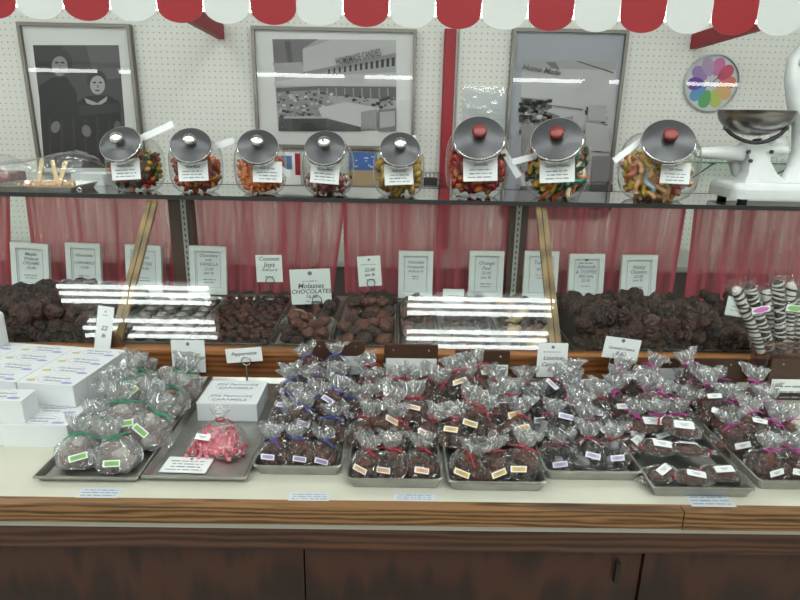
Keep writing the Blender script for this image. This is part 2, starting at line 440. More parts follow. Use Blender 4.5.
# grey-matted picture
root, loc = picture('tall framed picture with a blue-grey mat and a pale shop photograph', 513, 629, 28, 508, 215, MATB, None)
p = Print(loc)
p.poly([(522, 59), (617, 62), (613, 212), (519, 212)], 7)
p.poly([(522, 59), (617, 62), (616, 70), (522, 68)], 6)
p.poly([(576, 61), (579, 61), (614, 72), (614, 73.5)], 2)
p.poly([(546, 62), (556, 62), (560, 70), (552, 68)], 4)
p.poly([(521, 97), (548, 100), (549, 112), (560, 116), (560, 126), (521, 124)], 4)
p.dots(521, 550, 98, 122, 70, (0, 1, 2, 3, 7, 5), 2.2, 9)
p.poly([(521, 124), (560, 126), (566, 140), (566, 170), (521, 172)], 5); p.dots(521, 566, 122, 172, 60, (1, 2, 3, 7, 6), 2.4, 10)
p.poly([(545, 104), (582, 109), (582, 110), (545, 105)], 3)
p.poly([(588, 105), (606, 106), (606, 122), (587, 121)], 6); p.dots(588, 606, 106, 122, 26, (1, 2, 3, 5), 2.3, 11)
p.poly([(585, 124), (609, 126), (608, 152), (584, 150)], 6); p.dots(586, 608, 125, 150, 30, (2, 3, 4, 8), 2.6, 12)
p.poly([(592, 156), (613, 156), (612, 182), (590, 182)], 4); p.poly([(590, 184), (612, 184), (611, 210), (589, 210)], 2)
p.poly([(562, 118), (572, 116), (574, 128), (563, 130)], 5)
p.poly([(521, 176), (590, 172), (589, 182), (521, 186)], 7); p.poly([(520, 186), (589, 184), (589, 212), (520, 212)], 3)
p.mb.build('photo_print', G, root)
for s_, (px, py), sz in (('Home Made', (541, 70), .034), ('Candies', (541, 80), .028)):
    q0 = loc(px, py, 30)
    put('lettering', text_mesh(s_, G[3] if 'H' in s_ else G[6], .3), root, T(q0.x, q0.y - .001, q0.z) @ RX(R(90)) @ RZ(-.12) @ Matrix.Diagonal((sz, sz, .03, 1)))

# notice taped to the pegboard
a = at_y(463, 86, (WALLY - .007)); b = at_y(504, 160, (WALLY - .007))
root = thing('paper_notice', 'clear-sleeved white paper notice on the pegboard beside the red post', 'notice', ((a.x + b.x) / 2, (WALLY - .007), b.z)); W = b.x - a.x; H = a.z - b.z
m = MB(); m.box(-W / 2 + .005, W / 2 - .005, .002, .004, .0, H - .03); m.build('sheet', mat('notice_sheet', (.68, .70, .71), .6), root)
m = MB(); m.box(-W / 2, W / 2, -.001, 0, 0, H); m.build('plastic_sleeve', clear('sleeve', (.97, .98, .98), 1.5, .12, white=.08, bump=.4, bscale=20, boost=1.5), root)
m = MB()
for k in range(6):
    mm = MB(); scrawl(mm, -W / 2 + .02, W / 2 - .02, H - .10 - k * .02, .005, 0, 40 + k)
    m.add([(v.x, .0012, v.y) for v in mm.v], mm.f)
m.build('print_lines', mat('faint_ink', (.5, .5, .54), .8), root)

# balloon wall clock
c = at_y(712, 83, WALLY - .015)
root = thing('wall_clock', 'round wall clock with a ring of rainbow balloons, on the pegboard', 'clock', T(c.x, WALLY - .001, c.z) @ RX(R(90)))
rad = 27.5 / 600 * depth(c)
m = MB(); m.lathe([(rad * .97, 0), (rad, .006), (rad, .02), (rad * .955, .024), (rad * .94, .02)], 40, cap1=False); m.build('rim', mat('clock_rim', (.55, .57, .58), .35), root)
m = MB(); m.lathe([(rad * .95, .004), (rad * .95, .01)], 40, smooth=False); m.build('dial', mat('clock_dial', (.66, .69, .7), .6), root)
cols = [(.62, .18, .42), (.62, .06, .14), (.68, .20, .14), (.72, .46, .18), (.50, .60, .12), (.10, .42, .14), (.10, .34, .62), (.16, .06, .34), (.36, .22, .52), (.50, .36, .56)]
for k, cc in enumerate(cols):
    a = R(75 - 36 * k); m = MB()
    pts = []
    for j in range(20):
        t = 2 * math.pi * j / 20; r0 = rad * .57 + rad * .32 * math.cos(t); wd = rad * .215 * math.sin(t) * (1 + .25 * math.cos(t))
        pts.append((r0 * math.cos(a) - wd * math.sin(a), r0 * math.sin(a) + wd * math.cos(a), .0105 + .0002 * (k % 2)))
    m.prism(pts, (0, 0, .0006)); m.build('balloon', mat('balloon_%d' % k, cc, .6), root)
m = MB()
for a, l, wd in ((R(215), rad * .32, .004), (R(48), rad * .5, .003)):
    d = Vector((math.cos(a), math.sin(a), 0)); n = Vector((-d.y, d.x, 0)) * wd / 2
    m.prism([-d * .012 - n + Vector((0, 0, .013)), d * l - n + Vector((0, 0, .013)), d * l + n + Vector((0, 0, .013)), -d * .012 + n + Vector((0, 0, .013))], (0, 0, .001))
m.lathe([(.006, .012), (.006, .016)], 12); m.build('hands', INK, root)
m = MB(); m.lathe([(rad * .94, .0195), (rad * .94, .021)], 40, smooth=False); m.build('clock_glass', PICGLASS, root)

# ------------------------------------------------------------------ awning valance, its brackets and tube lights
VY = 1.47
vc = at_y(366, 27, VY); SP = 0.1034; ZB = vc.z
VWHITE = mat('valance_white', (.66, .68, .67), .6)
root = thing('scalloped_valance', 'red and white scalloped awning valance hanging along the top', 'awning', (0, VY, ZB))
for k in range(-14, 15):
    cx = vc.x + SP * k; hw = SP / 2 - .0006; pts = [(-hw, .034)]
    for j in range(1, 16):
        a = math.pi * (1 + j / 16); pts.append((hw * math.cos(a), .034 + .034 * math.sin(a)))
    pts += [(hw, .034), (hw, .26), (-hw, .26)]
    m = MB(); red = k % 2 == 0
    m.prism([(x, 0, z) for x, z in pts], (0, .0012, 0)); m.mi = 1; m.prism([(x, .0012, z) for x, z in pts], (0, .0012, 0))
    tag(m.build('scallop', [RED if red else VWHITE, VWHITE], root, T(cx, 0, 0)), 'red scallop' if red else 'white scallop')
m = MB(); m.box(-1.49, 1.49, .0026, .026, .20, .255); m.build('header_board', VWHITE, root)
# red arms from the wall up to the valance
def arm(p_wall, label):
    a = at_y(*p_wall, WALLY - .03)
    A = Vector((a.x, WALLY - .002, a.z)); B = Vector((a.x, VY + .03, a.z + .035)); s = Vector((.014, 0, 0)); u = Vector((0, 0, .03)); m = MB()
    vs = [A - s - u, A + s - u, A + s + u, A - s + u, B - s - u, B + s - u, B + s + u, B - s + u]
    m.add(vs, [(0, 1, 2, 3), (7, 6, 5, 4), (0, 4, 5, 1), (1, 5, 6, 2), (2, 6, 7, 3), (3, 7, 4, 0)])
    tag(m.build('awning_arm', RED), label, 'bracket', 'red arms holding the awning')
arm((219, 31), 'red wooden awning arm above the left candy jars')
arm((697, 41), 'red wooden awning arm above the balloon clock')

TUBE = mat('lit_tube', (1, 1, 1), .4, emit=24.0)
TY = 1.535; tz = at_y(400, 10.5, TY).z
for k, n in ((-2, 'far left'), (-1, 'left'), (0, 'middle'), (1, 'right'), (2, 'far right')):
    cx = .51 + 1.55 * k
    if abs(cx) > 3.2: continue
    r_ = thing('fluorescent_batten', 'slim fluorescent batten behind the valance, ' + n + ' one', 'light', (cx, TY, tz), 'battens behind the valance')
    m = MB(); m.lathe([(.011, -.71), (.011, .71)], 12, RY(R(90))); m.build('lamp_tube', TUBE, r_)
    m = MB(); m.box(-.765, .765, -.022, .03, .0165, .05); m.build('housing', mat('batten_housing', (.72, .74, .72), .5), r_)
    for q in (-1, 1): m = MB(); m.box(q * .719 - .008, q * .719 + .008, -.016, .016, -.016, .0163); m.build('lamp_holder', mat('batten_housing', (0, 0, 0)), r_)

# ------------------------------------------------------------------ display case
RAILY, RAILT = 1.38, at_y(400, 350, 1.40).z
SHY = 1.646; SHZ = at_y(400, 202.5, SHY).z            # front lower edge of the glass shelf
SHB = 1.93
GB = Vector((0, 1.402, RAILT + .002)); GT = Vector((0, SHY + .004, SHZ - .004))
gdir = (GT - GB).normalized(); gn = Vector((0, -gdir.z, gdir.y))
OAK = wood('oak_rail', (.09, .03, .009), (.25, .09, .026), (1.0, 9, 9), 2.0, .35)
OAKD = wood('oak_edge', (.035, .014, .005), (.25, .125, .045), (1.3, 14, 14), 2.4, .4, 9)
DARKW = wood('dark_panel_wood', (.010, .004, .0025), (.046, .0145, .006), (10, 10, 1.1), 1.6, .32, 6)
STRIP = wood('strip_wood', (.12, .065, .022), (.30, .18, .07), (10, 10, 1), .5, .4)
CW = 1.75
case = thing('display_case', 'slanted glass display case on the counter with an oak front rail', 'display case', (0, RAILY, .90))
m = MB(); m.box(-CW, CW, 0, .03, 0, RAILT - .90 - .012); m.build('front_rail', OAK, case)
m = MB(); m.box(-CW, CW, -.004, .036, RAILT - .90 - .012, RAILT - .90); m.build('rail_cap', wood('oak_cap', (.13, .05, .016), (.36, .15, .05), (1, 9, 9), 2, .35), case)
FLZ = RAILT - .014
m = MB(); m.box(-CW, CW, .0305, .53, FLZ - .90 - .016, FLZ - .90); m.build('case_floor', mat('case_floor', (.16, .14, .13), .5), case)
def slab(p0, p1, x0, x1, t):
    A = Vector(p0); B = Vector(p1); n = gn * t
    pts = []
    for x in (x0, x1):
        pts += [Vector((x, A.y, A.z)), Vector((x, B.y, B.z)), Vector((x, B.y, B.z)) + n, Vector((x, A.y, A.z)) + n]
    return pts, [(0, 1, 2, 3), (7, 6, 5, 4), (0, 4, 5, 1), (1, 5, 6, 2), (2, 6, 7, 3), (3, 7, 4, 0)]
off = Vector((0, RAILY, .90))
joints = []
for (pt, pb) in (((151, 200), (113, 345)), ((542, 206), (557, 350))):
    d0 = ray(*pt); d1 = ray(*pb)
    f = lambda d: CP + d * ((GB - CP).dot(gn) / d.dot(gn))
    joints.append((f(d0), f(d1)))
xs = [-CW, (joints[0][0].x + joints[0][1].x) / 2, (joints[1][0].x + joints[1][1].x) / 2, CW]
for k in range(3):
    m = MB(); v, f_ = slab(GB - off, GT - off, xs[k] + .002, xs[k + 1] - .002, -.004); m.add(v, f_); m.build('front_glass', GLASS, case)
for k in (1, 2):
    m = MB()
    for dx in (-.0145, .001):
        m = MB(); A, B = joints[k - 1]; q = Vector((dx, 0, 0)) - off - gn * .006; w_ = Vector((.0135, 0, 0)); t_ = -gn * .01
        m.add([A + q, A + q + w_, B + q + w_, B + q, A + q + t_, A + q + w_ + t_, B + q + w_ + t_, B + q + t_], [(0, 1, 2, 3), (7, 6, 5, 4), (0, 4, 5, 1), (1, 5, 6, 2), (2, 6, 7, 3), (3, 7, 4, 0)])
        m.build('joint_strip', STRIP, case)
# glass top shelf
m = MB(); m.box(-CW, CW, SHY, SHB, SHZ, SHZ + .008)
m.build('top_shelf', clear('shelf_glass', (.72, .68, .63), 1.5, .05, boost=2.4, base=.03, slab=True), case, T(0, -RAILY, -.90))
m = MB(); m.box(-CW, CW, SHY - .003, SHY, SHZ - .003, SHZ + .009); m.build('shelf_edge', mat('shelf_edge', (.02, .02, .02), .3), case, T(0, -RAILY, -.90))
m = MB(); m.box(-CW, CW, SHB, SHB + .004, SHZ - .002, SHZ + .009); m.build('shelf_edge', mat('shelf_edge', (.02, .02, .02)), case, T(0, -RAILY, -.90))
# brown posts with slotted metal standards
CY = 1.885
for (px0, px1, sx) in ((174, 196, 188), (507, 524, 515)):
    a = at_y(px0, 270, CY - .02); b = at_y(px1, 270, CY - .02); c_ = at_y(sx, 270, CY - .03)
    m = MB(); m.box(a.x, b.x, CY - .02, CY + .02, FLZ, SHZ - .002); pt = m.build('post', mat('post_brown', (.10, .055, .04), .5), case, T(0, -RAILY, -.90))
    m = MB(); m.box(c_.x - .008, c_.x + .008, CY - .026, CY - .0205, FLZ, SHZ - .03)
    m.mi = 1
    z = FLZ + .02
    while z < SHZ - .04:
        m.box(c_.x - .0022, c_.x + .0022, CY - .0266, CY - .0261, z, z + .009); z += .018
    m.build('slotted_standard', [mat('standard_metal', (.55, .55, .52), .4, .3), INK], pt)

# ------------------------------------------------------------------ counter
CT = 0.90
fe = at_z(400, 509.0, CT).y
ctr = thing('counter', 'long wooden counter with cream laminate top and oak edge', 'counter', (0, fe, 0))
LAM = mat('cream_laminate', (.60, .585, .49), .35, var=.04, vscale=6)
m = MB(); m.box(-2, 2, .022, 1.0, CT - .03, CT); m.build('countertop', LAM, ctr)
m = MB(); m.box(-2, at_z(683, 510, CT).x - .001, 0, .022, CT - .034, CT)
m.build('edge_trim', OAKD, ctr)
m = MB(); m.box(at_z(683, 510, CT).x + .001, 2, 0, .022, CT - .036, CT); m.build('edge_trim', OAKD, ctr)
m = MB(); m.box(-2, 2, .012, .03, CT - .052, CT - .0345); m.build('filler_strip', mat('filler', (.42, .41, .36), .5), ctr)
m = MB(); m.box(-2, 2, .016, .036, CT - .098, CT - .0525); m.build('apron', wood('apron_wood', (.02, .008, .005), (.085, .034, .016), (1.2, 10, 10), 2, .4), ctr)
m = MB(); m.box(-2, 2, .05, 1.0, 0.06, CT - .0985); m.build('cabinet_body', mat('cabinet_dark', (.02, .012, .01), .6), ctr)
px_seams = (-140, 305, 626, 641, 1000)
xs_ = [at_y(x, 572, fe + .03).x for x in px_seams]
for k, nm in enumerate(('door', 'door', 'stile', 'door')):
    m = MB(); y0 = .028 if nm == 'door' else .034
    m.box(xs_[k] + .0015, xs_[k + 1] - .0015, y0, .0495, .10, CT - .099 - (.004 if nm == 'door' else 0))
    o = m.build(nm, DARKW, ctr)
a = at_y(622, 577, fe)
m = MB(); m.box(a.x - .004, a.x + .004, .018, .0278, a.z - .03, a.z + .012); m.build('hinge', mat('hinge', (.05, .045, .04), .4, .8), ctr)

# ------------------------------------------------------------------ curtains
def curtain_mat():
    m = bpy.data.materials.new('sheer_curtain'); N, L = nodes_of(m)
    for n in list(N):
        if n.type != 'OUTPUT_MATERIAL': N.remove(n)
    out = [n for n in N if n.type == 'OUTPUT_MATERIAL'][0]
    df = N.new('ShaderNodeBsdfDiffuse'); tl = N.new('ShaderNodeBsdfTranslucent'); tr = N.new('ShaderNodeBsdfTransparent')
    df.inputs['Color'].default_value = (.78, .16, .22, 1); tl.inputs['Color'].default_value = (.80, .17, .23, 1); tr.inputs['Color'].default_value = (.97, .72, .72, 1)
    m1 = N.new('ShaderNodeMixShader'); m1.inputs['Fac'].default_value = .4
    L.new(df.outputs[0], m1.inputs[1]); L.new(tl.outputs[0], m1.inputs[2])
    tc = N.new('ShaderNodeTexCoord'); mp = N.new('ShaderNodeMapping'); mp.inputs['Scale'].default_value = (26, 26, 1.0)
    ns = N.new('ShaderNodeTexNoise'); ns.inputs['Scale'].default_value = 1.3; ns.inputs['Detail'].default_value = 3
    L.new(tc.outputs['Object'], mp.inputs['Vector']); L.new(mp.outputs['Vector'], ns.inputs['Vector'])
    rg = N.new('ShaderNodeMapRange'); rg.inputs['From Min'].default_value = .3; rg.inputs['From Max'].default_value = .7; rg.inputs['To Min'].default_value = .30; rg.inputs['To Max'].default_value = .95
    L.new(ns.outputs['Fac'], rg.inputs['Value'])
    m2 = N.new('ShaderNodeMixShader'); L.new(rg.outputs[0], m2.inputs['Fac']); L.new(tr.outputs[0], m2.inputs[1]); L.new(m1.outputs[0], m2.inputs[2])
    L.new(m2.outputs[0], out.inputs['Surface'])
    return m
SHEER = curtain_mat()
RODZ = SHZ - .018
def curtain(pt0, pt1, pb0, pb1, label, seed):
    r = random.Random(seed); CYc = CY + .045
    a, b = at_y(pt0, 212, CYc), at_y(pt1, 212, CYc); c_, d_ = at_y(pb0, 300, CYc), at_y(pb1, 300, CYc)
    zt = RODZ; zb = FLZ + .004; n = max(24, int((b.x - a.x) / .006)); root = thing('curtain', label, 'curtain', ((a.x + b.x) / 2, CYc, zb), 'red sheer curtains')
    ph = [0]
    for k in range(n): ph.append(ph[-1] + .30 + .55 * r.random())
    amp = [.007 + .010 * r.random() for _ in range(n + 1)]
    loops = []
    for j in range(9):
        t = j / 8; z = zt + (zb - zt) * t; l = []
        for k in range(n + 1):
            u = k / n; x0 = a.x + (c_.x - a.x) * t; x1 = b.x + (d_.x - b.x) * t
            l.append((x0 + (x1 - x0) * u - (a.x + b.x) / 2, amp[k] * math.sin(ph[k] + .4 * t) * (.6 + .6 * t), z - zb))
        loops.append(l)
    m = MB(); m.loft(loops, closed=False, smooth=True); m.build('fabric', SHEER, root)
    for side in (0, -1):
        hem = MB()
        w_ = .012 if side == 0 else -.012
        hem.loft([[(l[side][0], l[side][1] - .001, l[side][2]), (l[side][0] + w_, l[side][1] - .001, l[side][2])] for l in loops], closed=False)
        hem.build('side_hem', SHEER, root)
curtain(-170, 14, -170, 13, 'sheer red curtain at the far left edge of the case', 1)
curtain(28, 176, 38, 176, 'sheer red curtain behind the three left framed cards, left of the left brown post', 2)
curtain(191, 347, 193, 333, 'sheer red curtain behind the loop-held cards, right of the left brown post', 3)
curtain(343, 511, 345, 505, 'sheer red curtain behind the middle framed cards, left of the right brown post', 4)
curtain(524, 685, 522, 671, 'sheer red curtain right of the right brown post, left of the slanted gap', 5)
curtain(693, 980, 685, 990, 'sheer red curtain at the right, behind the striped pretzel rods', 6)
m = MB(); m.tube([(-CW, CY + .045, RODZ + .003), (CW, CY + .045, RODZ + .003)], .004, 8)
tag(m.build('curtain_rod', CHROME), 'thin metal curtain rod under the glass top shelf', 'curtain rod')

# ------------------------------------------------------------------ ceiling fixtures mirrored in the slanted glass
def mirror_to(px, py, z):
    d = ray(px, py).normalized(); P = CP + d * ((GB - CP).dot(gn) / d.dot(gn))
    q = d - gn * (2 * d.dot(gn)); return P + q * ((z - P.z) / q.z)
FXZ = CEIL - .12
FIX = mat('lit_ceiling_tube', (1, 1, 1), .4, emit=30.0)
for (xl, xr, rows, lab) in (((66, 212), 0, ((287.5, 294.5, 302), (321, 328.5, 336)), 'ceiling light with six bare tubes, left of the camera'),
                            ((407, 550), 0, ((299.5, 306.5, 314), (332.5, 339.5, 347)), 'ceiling light with six bare tubes, right of the camera')) if False else \
    ((66, 212, ((287.5, 294.5, 302), (321, 328.5, 336)), 'six-tube ceiling light mirrored at the left of the slanted glass'),
     (407, 550, ((299.5, 306.5, 314), (332.5, 339.5, 347)), 'six-tube ceiling light mirrored in the middle of the slanted glass')):
    A = [mirror_to(xl, y, FXZ) for g_ in rows for y in g_]; B = [mirror_to(xr, y + .0185 * 0, FXZ) for g_ in rows for y in g_]
    x0 = sum(p.x for p in A) / 6; x1 = sum(p.x for p in B) / 6
    ys = [(p.y + q.y) / 2 for p, q in zip(A, B)]; cy = sum(ys) / 6
    r_ = thing('ceiling_light', lab, 'light', ((x0 + x1) / 2, cy, FXZ + .03)); hw = (x1 - x0) / 2
    m = MB(); m.box(-hw - .03, hw + .03, min(ys) - cy - .04, max(ys) - cy + .04, -.005, .0895); m.build('housing', mat('fixture_grey', (.3, .31, .3), .6), r_)
    for i_, y in enumerate(ys):
        cut = (B[i_].x - A[i_].x) * .085 if (xl < 100 and i_ > 2) else 0.0
        m = MB(); m.lathe([(.0145, -hw + cut), (.0145, hw)], 12, T(0, y - cy, -.03) @ RY(R(90))); m.build('lamp_tube', FIX, r_)
# ------------------------------------------------------------------ candy jars on the glass top shelf
STOP = SHZ + .008
def sup(d, a, b, c, e=3.0):
    return (abs(d.x / a) ** e + abs(d.y / b) ** e + abs(d.z / c) ** e) ** (-1.0 / e)
TILT = R(52)
OPEN = Vector((0, -math.sin(TILT), math.cos(TILT)))
OA = Vector((1, 0, 0)); OB = OPEN.cross(OA)
def jar_mesh(a, b, c, neck, key):
    zb = -c * .93; loops = []; n = 32
    def pt(ph, th):
        d = OPEN * math.cos(ph) + (OA * math.cos(th) + OB * math.sin(th)) * math.sin(ph)
        p = d * sup(d, a, b, c); p.z = max(p.z, zb); return p
    ph0 = math.asin(neck / sup(OPEN, a, b, c)) * .93
    base = pt(ph0, 0); hgt = max(pt(ph0, 2 * math.pi * k / n).dot(OPEN) for k in range(n))
    top = [OPEN * (hgt + .014) + (OA * math.cos(2 * math.pi * k / n) + OB * math.sin(2 * math.pi * k / n)) * neck for k in range(n)]
    mid = [OPEN * (hgt + .004) + (OA * math.cos(2 * math.pi * k / n) + OB * math.sin(2 * math.pi * k / n)) * neck for k in range(n)]
    loops += [top, mid]
    m_ = 16
    for j in range(m_ + 1):
        ph = ph0 + (math.pi - .02 - ph0) * j / m_
        loops.append([pt(ph, 2 * math.pi * k / n) for k in range(n)])
    m = MB(); m.loft(loops, None, False, True, True, True)
    m.v = [v - Vector((0, 0, zb)) for v in m.v]
    return m.mesh('jar_glass', JARGLASS), hgt + .014, zb
_lump = {}
def lump(kind, v, material):
    """one piece of candy, centred, about 1 unit across"""
    key = (kind, v, material.name)
    if key in _lump: return _lump[key]
    r = random.Random(hash(kind) % 1000 + v if False else sum(map(ord, kind)) * 7 + v)
    bm = bmesh.new()
    if kind in ('cluster', 'nut', 'chunk'):
        bmesh.ops.create_icosphere(bm, subdivisions=3 if kind == 'cluster' else 2, radius=.5)
        ph = [Vector((r.gauss(0, 1), r.gauss(0, 1), r.gauss(0, 1))).normalized() for _ in range(16 if kind == 'cluster' else 7)]
        for q in bm.verts:
            d = q.co.normalized(); f = 1.0
            for k, p in enumerate(ph): f += (.20 * max(0, d.dot(p)) ** 14 - .10 * max(0, -d.dot(ph[k - 1])) ** 10) if kind == 'cluster' else (.07 * max(0, d.dot(p)) ** 6 - .06 * max(0, -d.dot(ph[k - 1])) ** 4)
            q.co *= f + r.gauss(0, .02)
            q.co.z *= {'cluster': .72, 'nut': .6, 'chunk': .62}[kind]
            if kind == 'nut': q.co.y *= .7
    elif kind == 'gummy':
        bmesh.ops.create_icosphere(bm, subdivisions=2, radius=.5)
        for q in bm.verts:
            q.co.y *= .62; q.co.z *= .55 + .12 * math.cos(q.co.x * 9)
    elif kind == 'worm':
        pts = [Vector((-.55 + 1.1 * k / 8, .14 * math.sin(k * .8 + v), .09 * math.cos(k * .9 + v * 2))) for k in range(9)]
        m = MB(); m.tube(pts, .16, 8); me = m.mesh('worm', material); bm.from_mesh(me)
    elif kind == 'slice':
        n = 8; pts = []
        for z, sc in ((-.16, .9), (0, 1), (.16, .9)):
            pts.append([bm.verts.new((.5 * sc * math.cos(math.pi * k / n), .5 * sc * math.sin(math.pi * k / n) - .2, z)) for k in range(n + 1)])
        for k in range(2):
            for i in range(n + 1):
                j = (i + 1) % (n + 1); bm.faces.new((pts[k][i], pts[k][j], pts[k + 1][j], pts[k + 1][i]))
        bm.faces.new(pts[0]); bm.faces.new(pts[2])
    elif kind == 'bar':
        bmesh.ops.create_cube(bm, size=1); bmesh.ops.bevel(bm, geom=bm.edges[:], offset=.1, segments=2, affect='EDGES')
        for q in bm.verts: q.co.y *= .55; q.co.z *= .4
    bmesh.ops.recalc_face_normals(bm, faces=bm.faces)
    me = bpy.data.meshes.new(kind); bm.to_mesh(me); bm.free(); me.materials.clear(); me.materials.append(material)
    me.polygons.foreach_set('use_smooth', [kind != 'cluster' or True] * len(me.polygons))
    _lump[key] = me
    return me
def rot_any(r): return Euler((r.uniform(-3, 3), r.uniform(-3, 3), r.uniform(-3, 3))).to_matrix().to_4x4()
def sugar(name, c, rough=.3): return mat('sweet_' + name, c, rough, coat=.3, var=.15, vscale=3)
SW = {'red': (.40, .012, .012), 'green': (.03, .16, .03), 'darkgreen': (.02, .06, .02), 'yellow': (.55, .36, .03), 'orange': (.55, .13, .02), 'deeporange': (.38, .05, .01), 'darkred': (.16, .012, .01),
      'amber': (.50, .22, .02), 'brightorange': (.75, .20, .05), 'pinkmint': (.40, .12, .11), 'whitemint': (.62, .52, .46), 'brown': (.10, .03, .02), 'gold': (.55, .34, .06), 'darkgold': (.30, .17, .03),
      'peach': (.65, .36, .16), 'paleblue': (.36, .52, .62), 'palegreen': (.52, .62, .42), 'coral': (.62, .16, .10), 'teal': (.02, .20, .14), 'cream': (.7, .6, .42), 'black': (.02, .015, .015)}
for k in SW: SW[k] = sugar(k, SW[k])
JARS = [
 # centre px, base px, half width px, facing deg, semi-axes scale, lid knob, sweets (kind, size, count, colours), fill, words
 dict(px=139, by=193, size='s', rz=-2, knob=0, kind='gummy', sz=.022, n=150, cols=('red', 'green', 'darkgreen', 'orange', 'yellow', 'red', 'darkgreen', 'darkred'), fill=.72, word='first', what='gummy candy', tag=((137, 140), (173, 124))),
 dict(px=199, by=196, size='s', rz=10, knob=0, kind='slice', sz=.025, n=150, cols=('deeporange', 'darkred', 'amber', 'deeporange', 'orange'), fill=.66, word='second', what='jelly slice', tag=((213, 147), (234, 140))),
 dict(px=262, by=197, size='s', rz=9, knob=0, kind='gummy', sz=.015, n=290, cols=('brightorange', 'orange', 'brightorange'), fill=.70, word='third', what='small drop', tag=((268, 161), (290, 175))),
 dict(px=329, by=199, size='s', rz=0, knob=0, kind='bar', sz=.0155, n=230, cols=('pinkmint', 'whitemint', 'brown', 'pinkmint'), fill=.40, word='fourth', what='small square mint', tag=None),
 dict(px=398, by=200, size='s', rz=2, knob=0, kind='bar', sz=.028, n=110, cols=('gold', 'gold', 'darkgold'), fill=.72, word='fifth', what='gold-foil chocolate', tag=((412, 136), (420, 155))),
 dict(px=475, by=204, size='l', rz=-7, knob=1, kind='gummy', sz=.031, n=170, cols=('red', 'red', 'orange', 'darkred', 'red', 'red'), fill=.78, word='sixth', what='gummy candy', tag=((503, 150), (519, 177))),
 dict(px=554, by=204, size='l', rz=-20, knob=1, kind='worm', sz=.042, n=150, cols=('green', 'red', 'yellow', 'teal', 'orange', 'darkgreen', 'cream'), fill=.70, word='seventh', what='gummy worm', tag=((536, 156), (512, 162))),
 dict(px=653, by=205, size='x', rz=-14, knob=1, kind='worm', sz=.044, n=150, cols=('peach', 'peach', 'yellow', 'paleblue', 'palegreen', 'coral', 'peach', 'cream', 'yellow'), fill=.60, word='last', what='chewy candy stick', tag=((643, 139), (614, 161))),
]
_jm = {'s': jar_mesh(.072, .070, .077, .047, 's'), 'l': jar_mesh(.090, .086, .101, .061, 'l'), 'x': jar_mesh(.108, .090, .099, .061, 'x')}
_ja = {'s': (.072, .070, .077, .047), 'l': (.090, .086, .101, .061), 'x': (.108, .090, .099, .061)}
TAGM = mat('tag_plastic', (.72, .73, .74), .35)
KNOBR = mat('red_knob', (.15, .012, .010), .4)
LIDP = {}
for sz in ('s', 'l'):
    k = 1 if sz == 's' else 1.0
    rl = .0555 if sz == 's' else .0705
    m = MB(); m.mi = 0
    m.lathe([(rl * .93, -.010), (rl * .99, -.008), (rl, .0), (rl * .985, .004), (rl * .955, .005)], 36, cap1=False)
    m.mi = 1; m.lathe([(rl * .955, .005), (rl * .7, .0095), (rl * .35, .013), (rl * .2, .0135), (.002, .0135)], 36, cap0=False)
    LIDP[sz] = (rl, m.mesh('lid', [CHROME, LIDM]))
m = MB(); m.lathe([(.009, .0125), (.0075, .017), (.010, .021), (.0165, .026), (.0175, .031), (.0135, .0365), (.004, .0385), (.001, .0386)], 20); KN0 = m.mesh('knob', CHROME)
m = MB(); m.lathe([(.011, .0125), (.011, .020)], 20); m.mi = 1; m.lathe([(.0125, .0205), (.0185, .024), (.0195, .031), (.018, .036), (.012, .038), (.001, .0385)], 20); KN1 = m.mesh('knob', [INK, KNOBR])
JTXT = [('Gummi Bears', 1), ('Fruit Slices', 2), ('Sour Drops', 3), ('Butter Mints', 4), ('Gold Coins', 5), ('Gummies', 6), ('Gummi Worms', 7), ('Salt Water', 8)]
